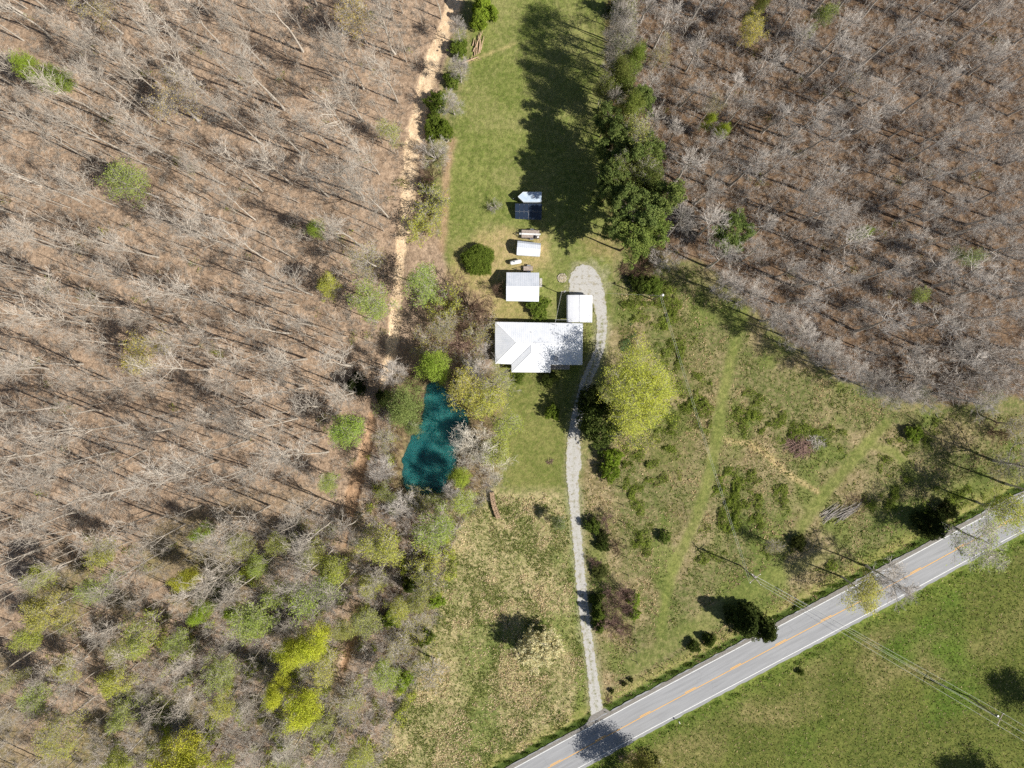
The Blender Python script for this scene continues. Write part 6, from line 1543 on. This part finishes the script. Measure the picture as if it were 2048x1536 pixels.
def brush(name, poly, n, seed, label, barkm, ok=None, hm=1.6):
    x, y = rand_in(poly, n, seed); rng = np.random.default_rng(seed)
    if ok is not None: k = ok(x, y); x, y = x[k], y[k]
    n = len(x); z = ground_z(x, y); m = 9
    O = np.stack([(x - NX) / S, -(y - NY) / S, z], 1); O = np.repeat(O, m, 0) + rng.normal(size=(n * m, 3)) * [.12, .12, 0]
    D = rng.normal(size=(n * m, 3)) * [.55, .55, .2] + [0, 0, .8]; D /= np.linalg.norm(D, axis=1, keepdims=True); L = rng.uniform(.5, hm, n * m)[:, None]
    P1 = np.stack([O, O + D * L * .5, O + D * L + rng.normal(size=D.shape) * .15 * L], 1); R1 = np.tile(np.array([.02, .016, .01]), (n * m, 1))
    P2, R2 = grow(rng, P1, R1, 3, .3, 1, (25, 70), .5, 2, up=.1, wob=.1, rmul=.7, rmin=.011)
    V, F, _, _ = merge([(*tubes(P1, R1, 3), 0, None), (*tubes(P2, R2, 3), 0, None)])
    o = link(name, mesh_np(name, V, F, [M[barkm]])); tag(o, label, 'brush', None, 'stuff')
def notrack(x, y):
    k = np.ones(len(x), bool)
    for tl in (TRACK, TRACK2, TRACK3): k &= segdist(x, y, tl, False)[0] > 20
    return k & ~inside(x, y, POND)
brush('brush', WESTW, 9000, 61, 'low leafless brush and twigs over the leaf litter of the left woods', 'bark_pale', notrack)
brush('brush', EAST, 9000, 62, 'low leafless brush and twigs over the litter of the right woods', 'bark_grey')
bank = [(770, 740), (1000, 745), (1000, 880), (960, 1010), (900, 1090), (880, 1200), (840, 1330), (760, 1320), (740, 1000), (750, 840)]
brush('bank_brush', bank, 1600, 63, 'brown leafless brush round the pond and the lower thicket', 'bark_brown', notrack, 2.0)

# leafy brush of the lower thicket and the pond banks
rngt = np.random.default_rng(91)
THICK = [(560, 1040), (700, 1010), (760, 760), (800, 740), (790, 820), (780, 990), (860, 1000), (935, 900), (1000, 860), (1005, 960), (930, 1040), (890, 1120), (880, 1220), (850, 1320), (800, 1440), (760, 1536), (180, 1536), (240, 1380), (420, 1180)]
ell = []
while len(ell) < 260:
    ex, ey = rngt.uniform(180, 1005), rngt.uniform(740, 1536)
    if inside(np.array([ex]), np.array([ey]), THICK)[0] and not inside(np.array([ex]), np.array([ey]), POND)[0]: ell.append((ex, ey, rngt.uniform(14, 34), rngt.uniform(12, 28)))
half = len(ell) // 2
brambles('thicket', [e for e in ell[:half] if track_clear(e[0], e[1])], 3600, 92, [lin(150, 160, 66), lin(206, 216, 84)], 3.4, 'yellow green young leaves over the tangled lower thicket and pond banks', .24, .44)
brambles('thicket', [e for e in ell[half:] if track_clear(e[0], e[1])], 2600, 93, [lin(96, 104, 52), lin(150, 152, 84)], 2.0, 'darker olive leaves low in the lower thicket and along the pond banks', .24, .44)
brush('bank_brush', THICK, 9000, 94, 'brown and grey tangled brush of the lower thicket and pond banks', 'bark_grey', notrack, 2.6)
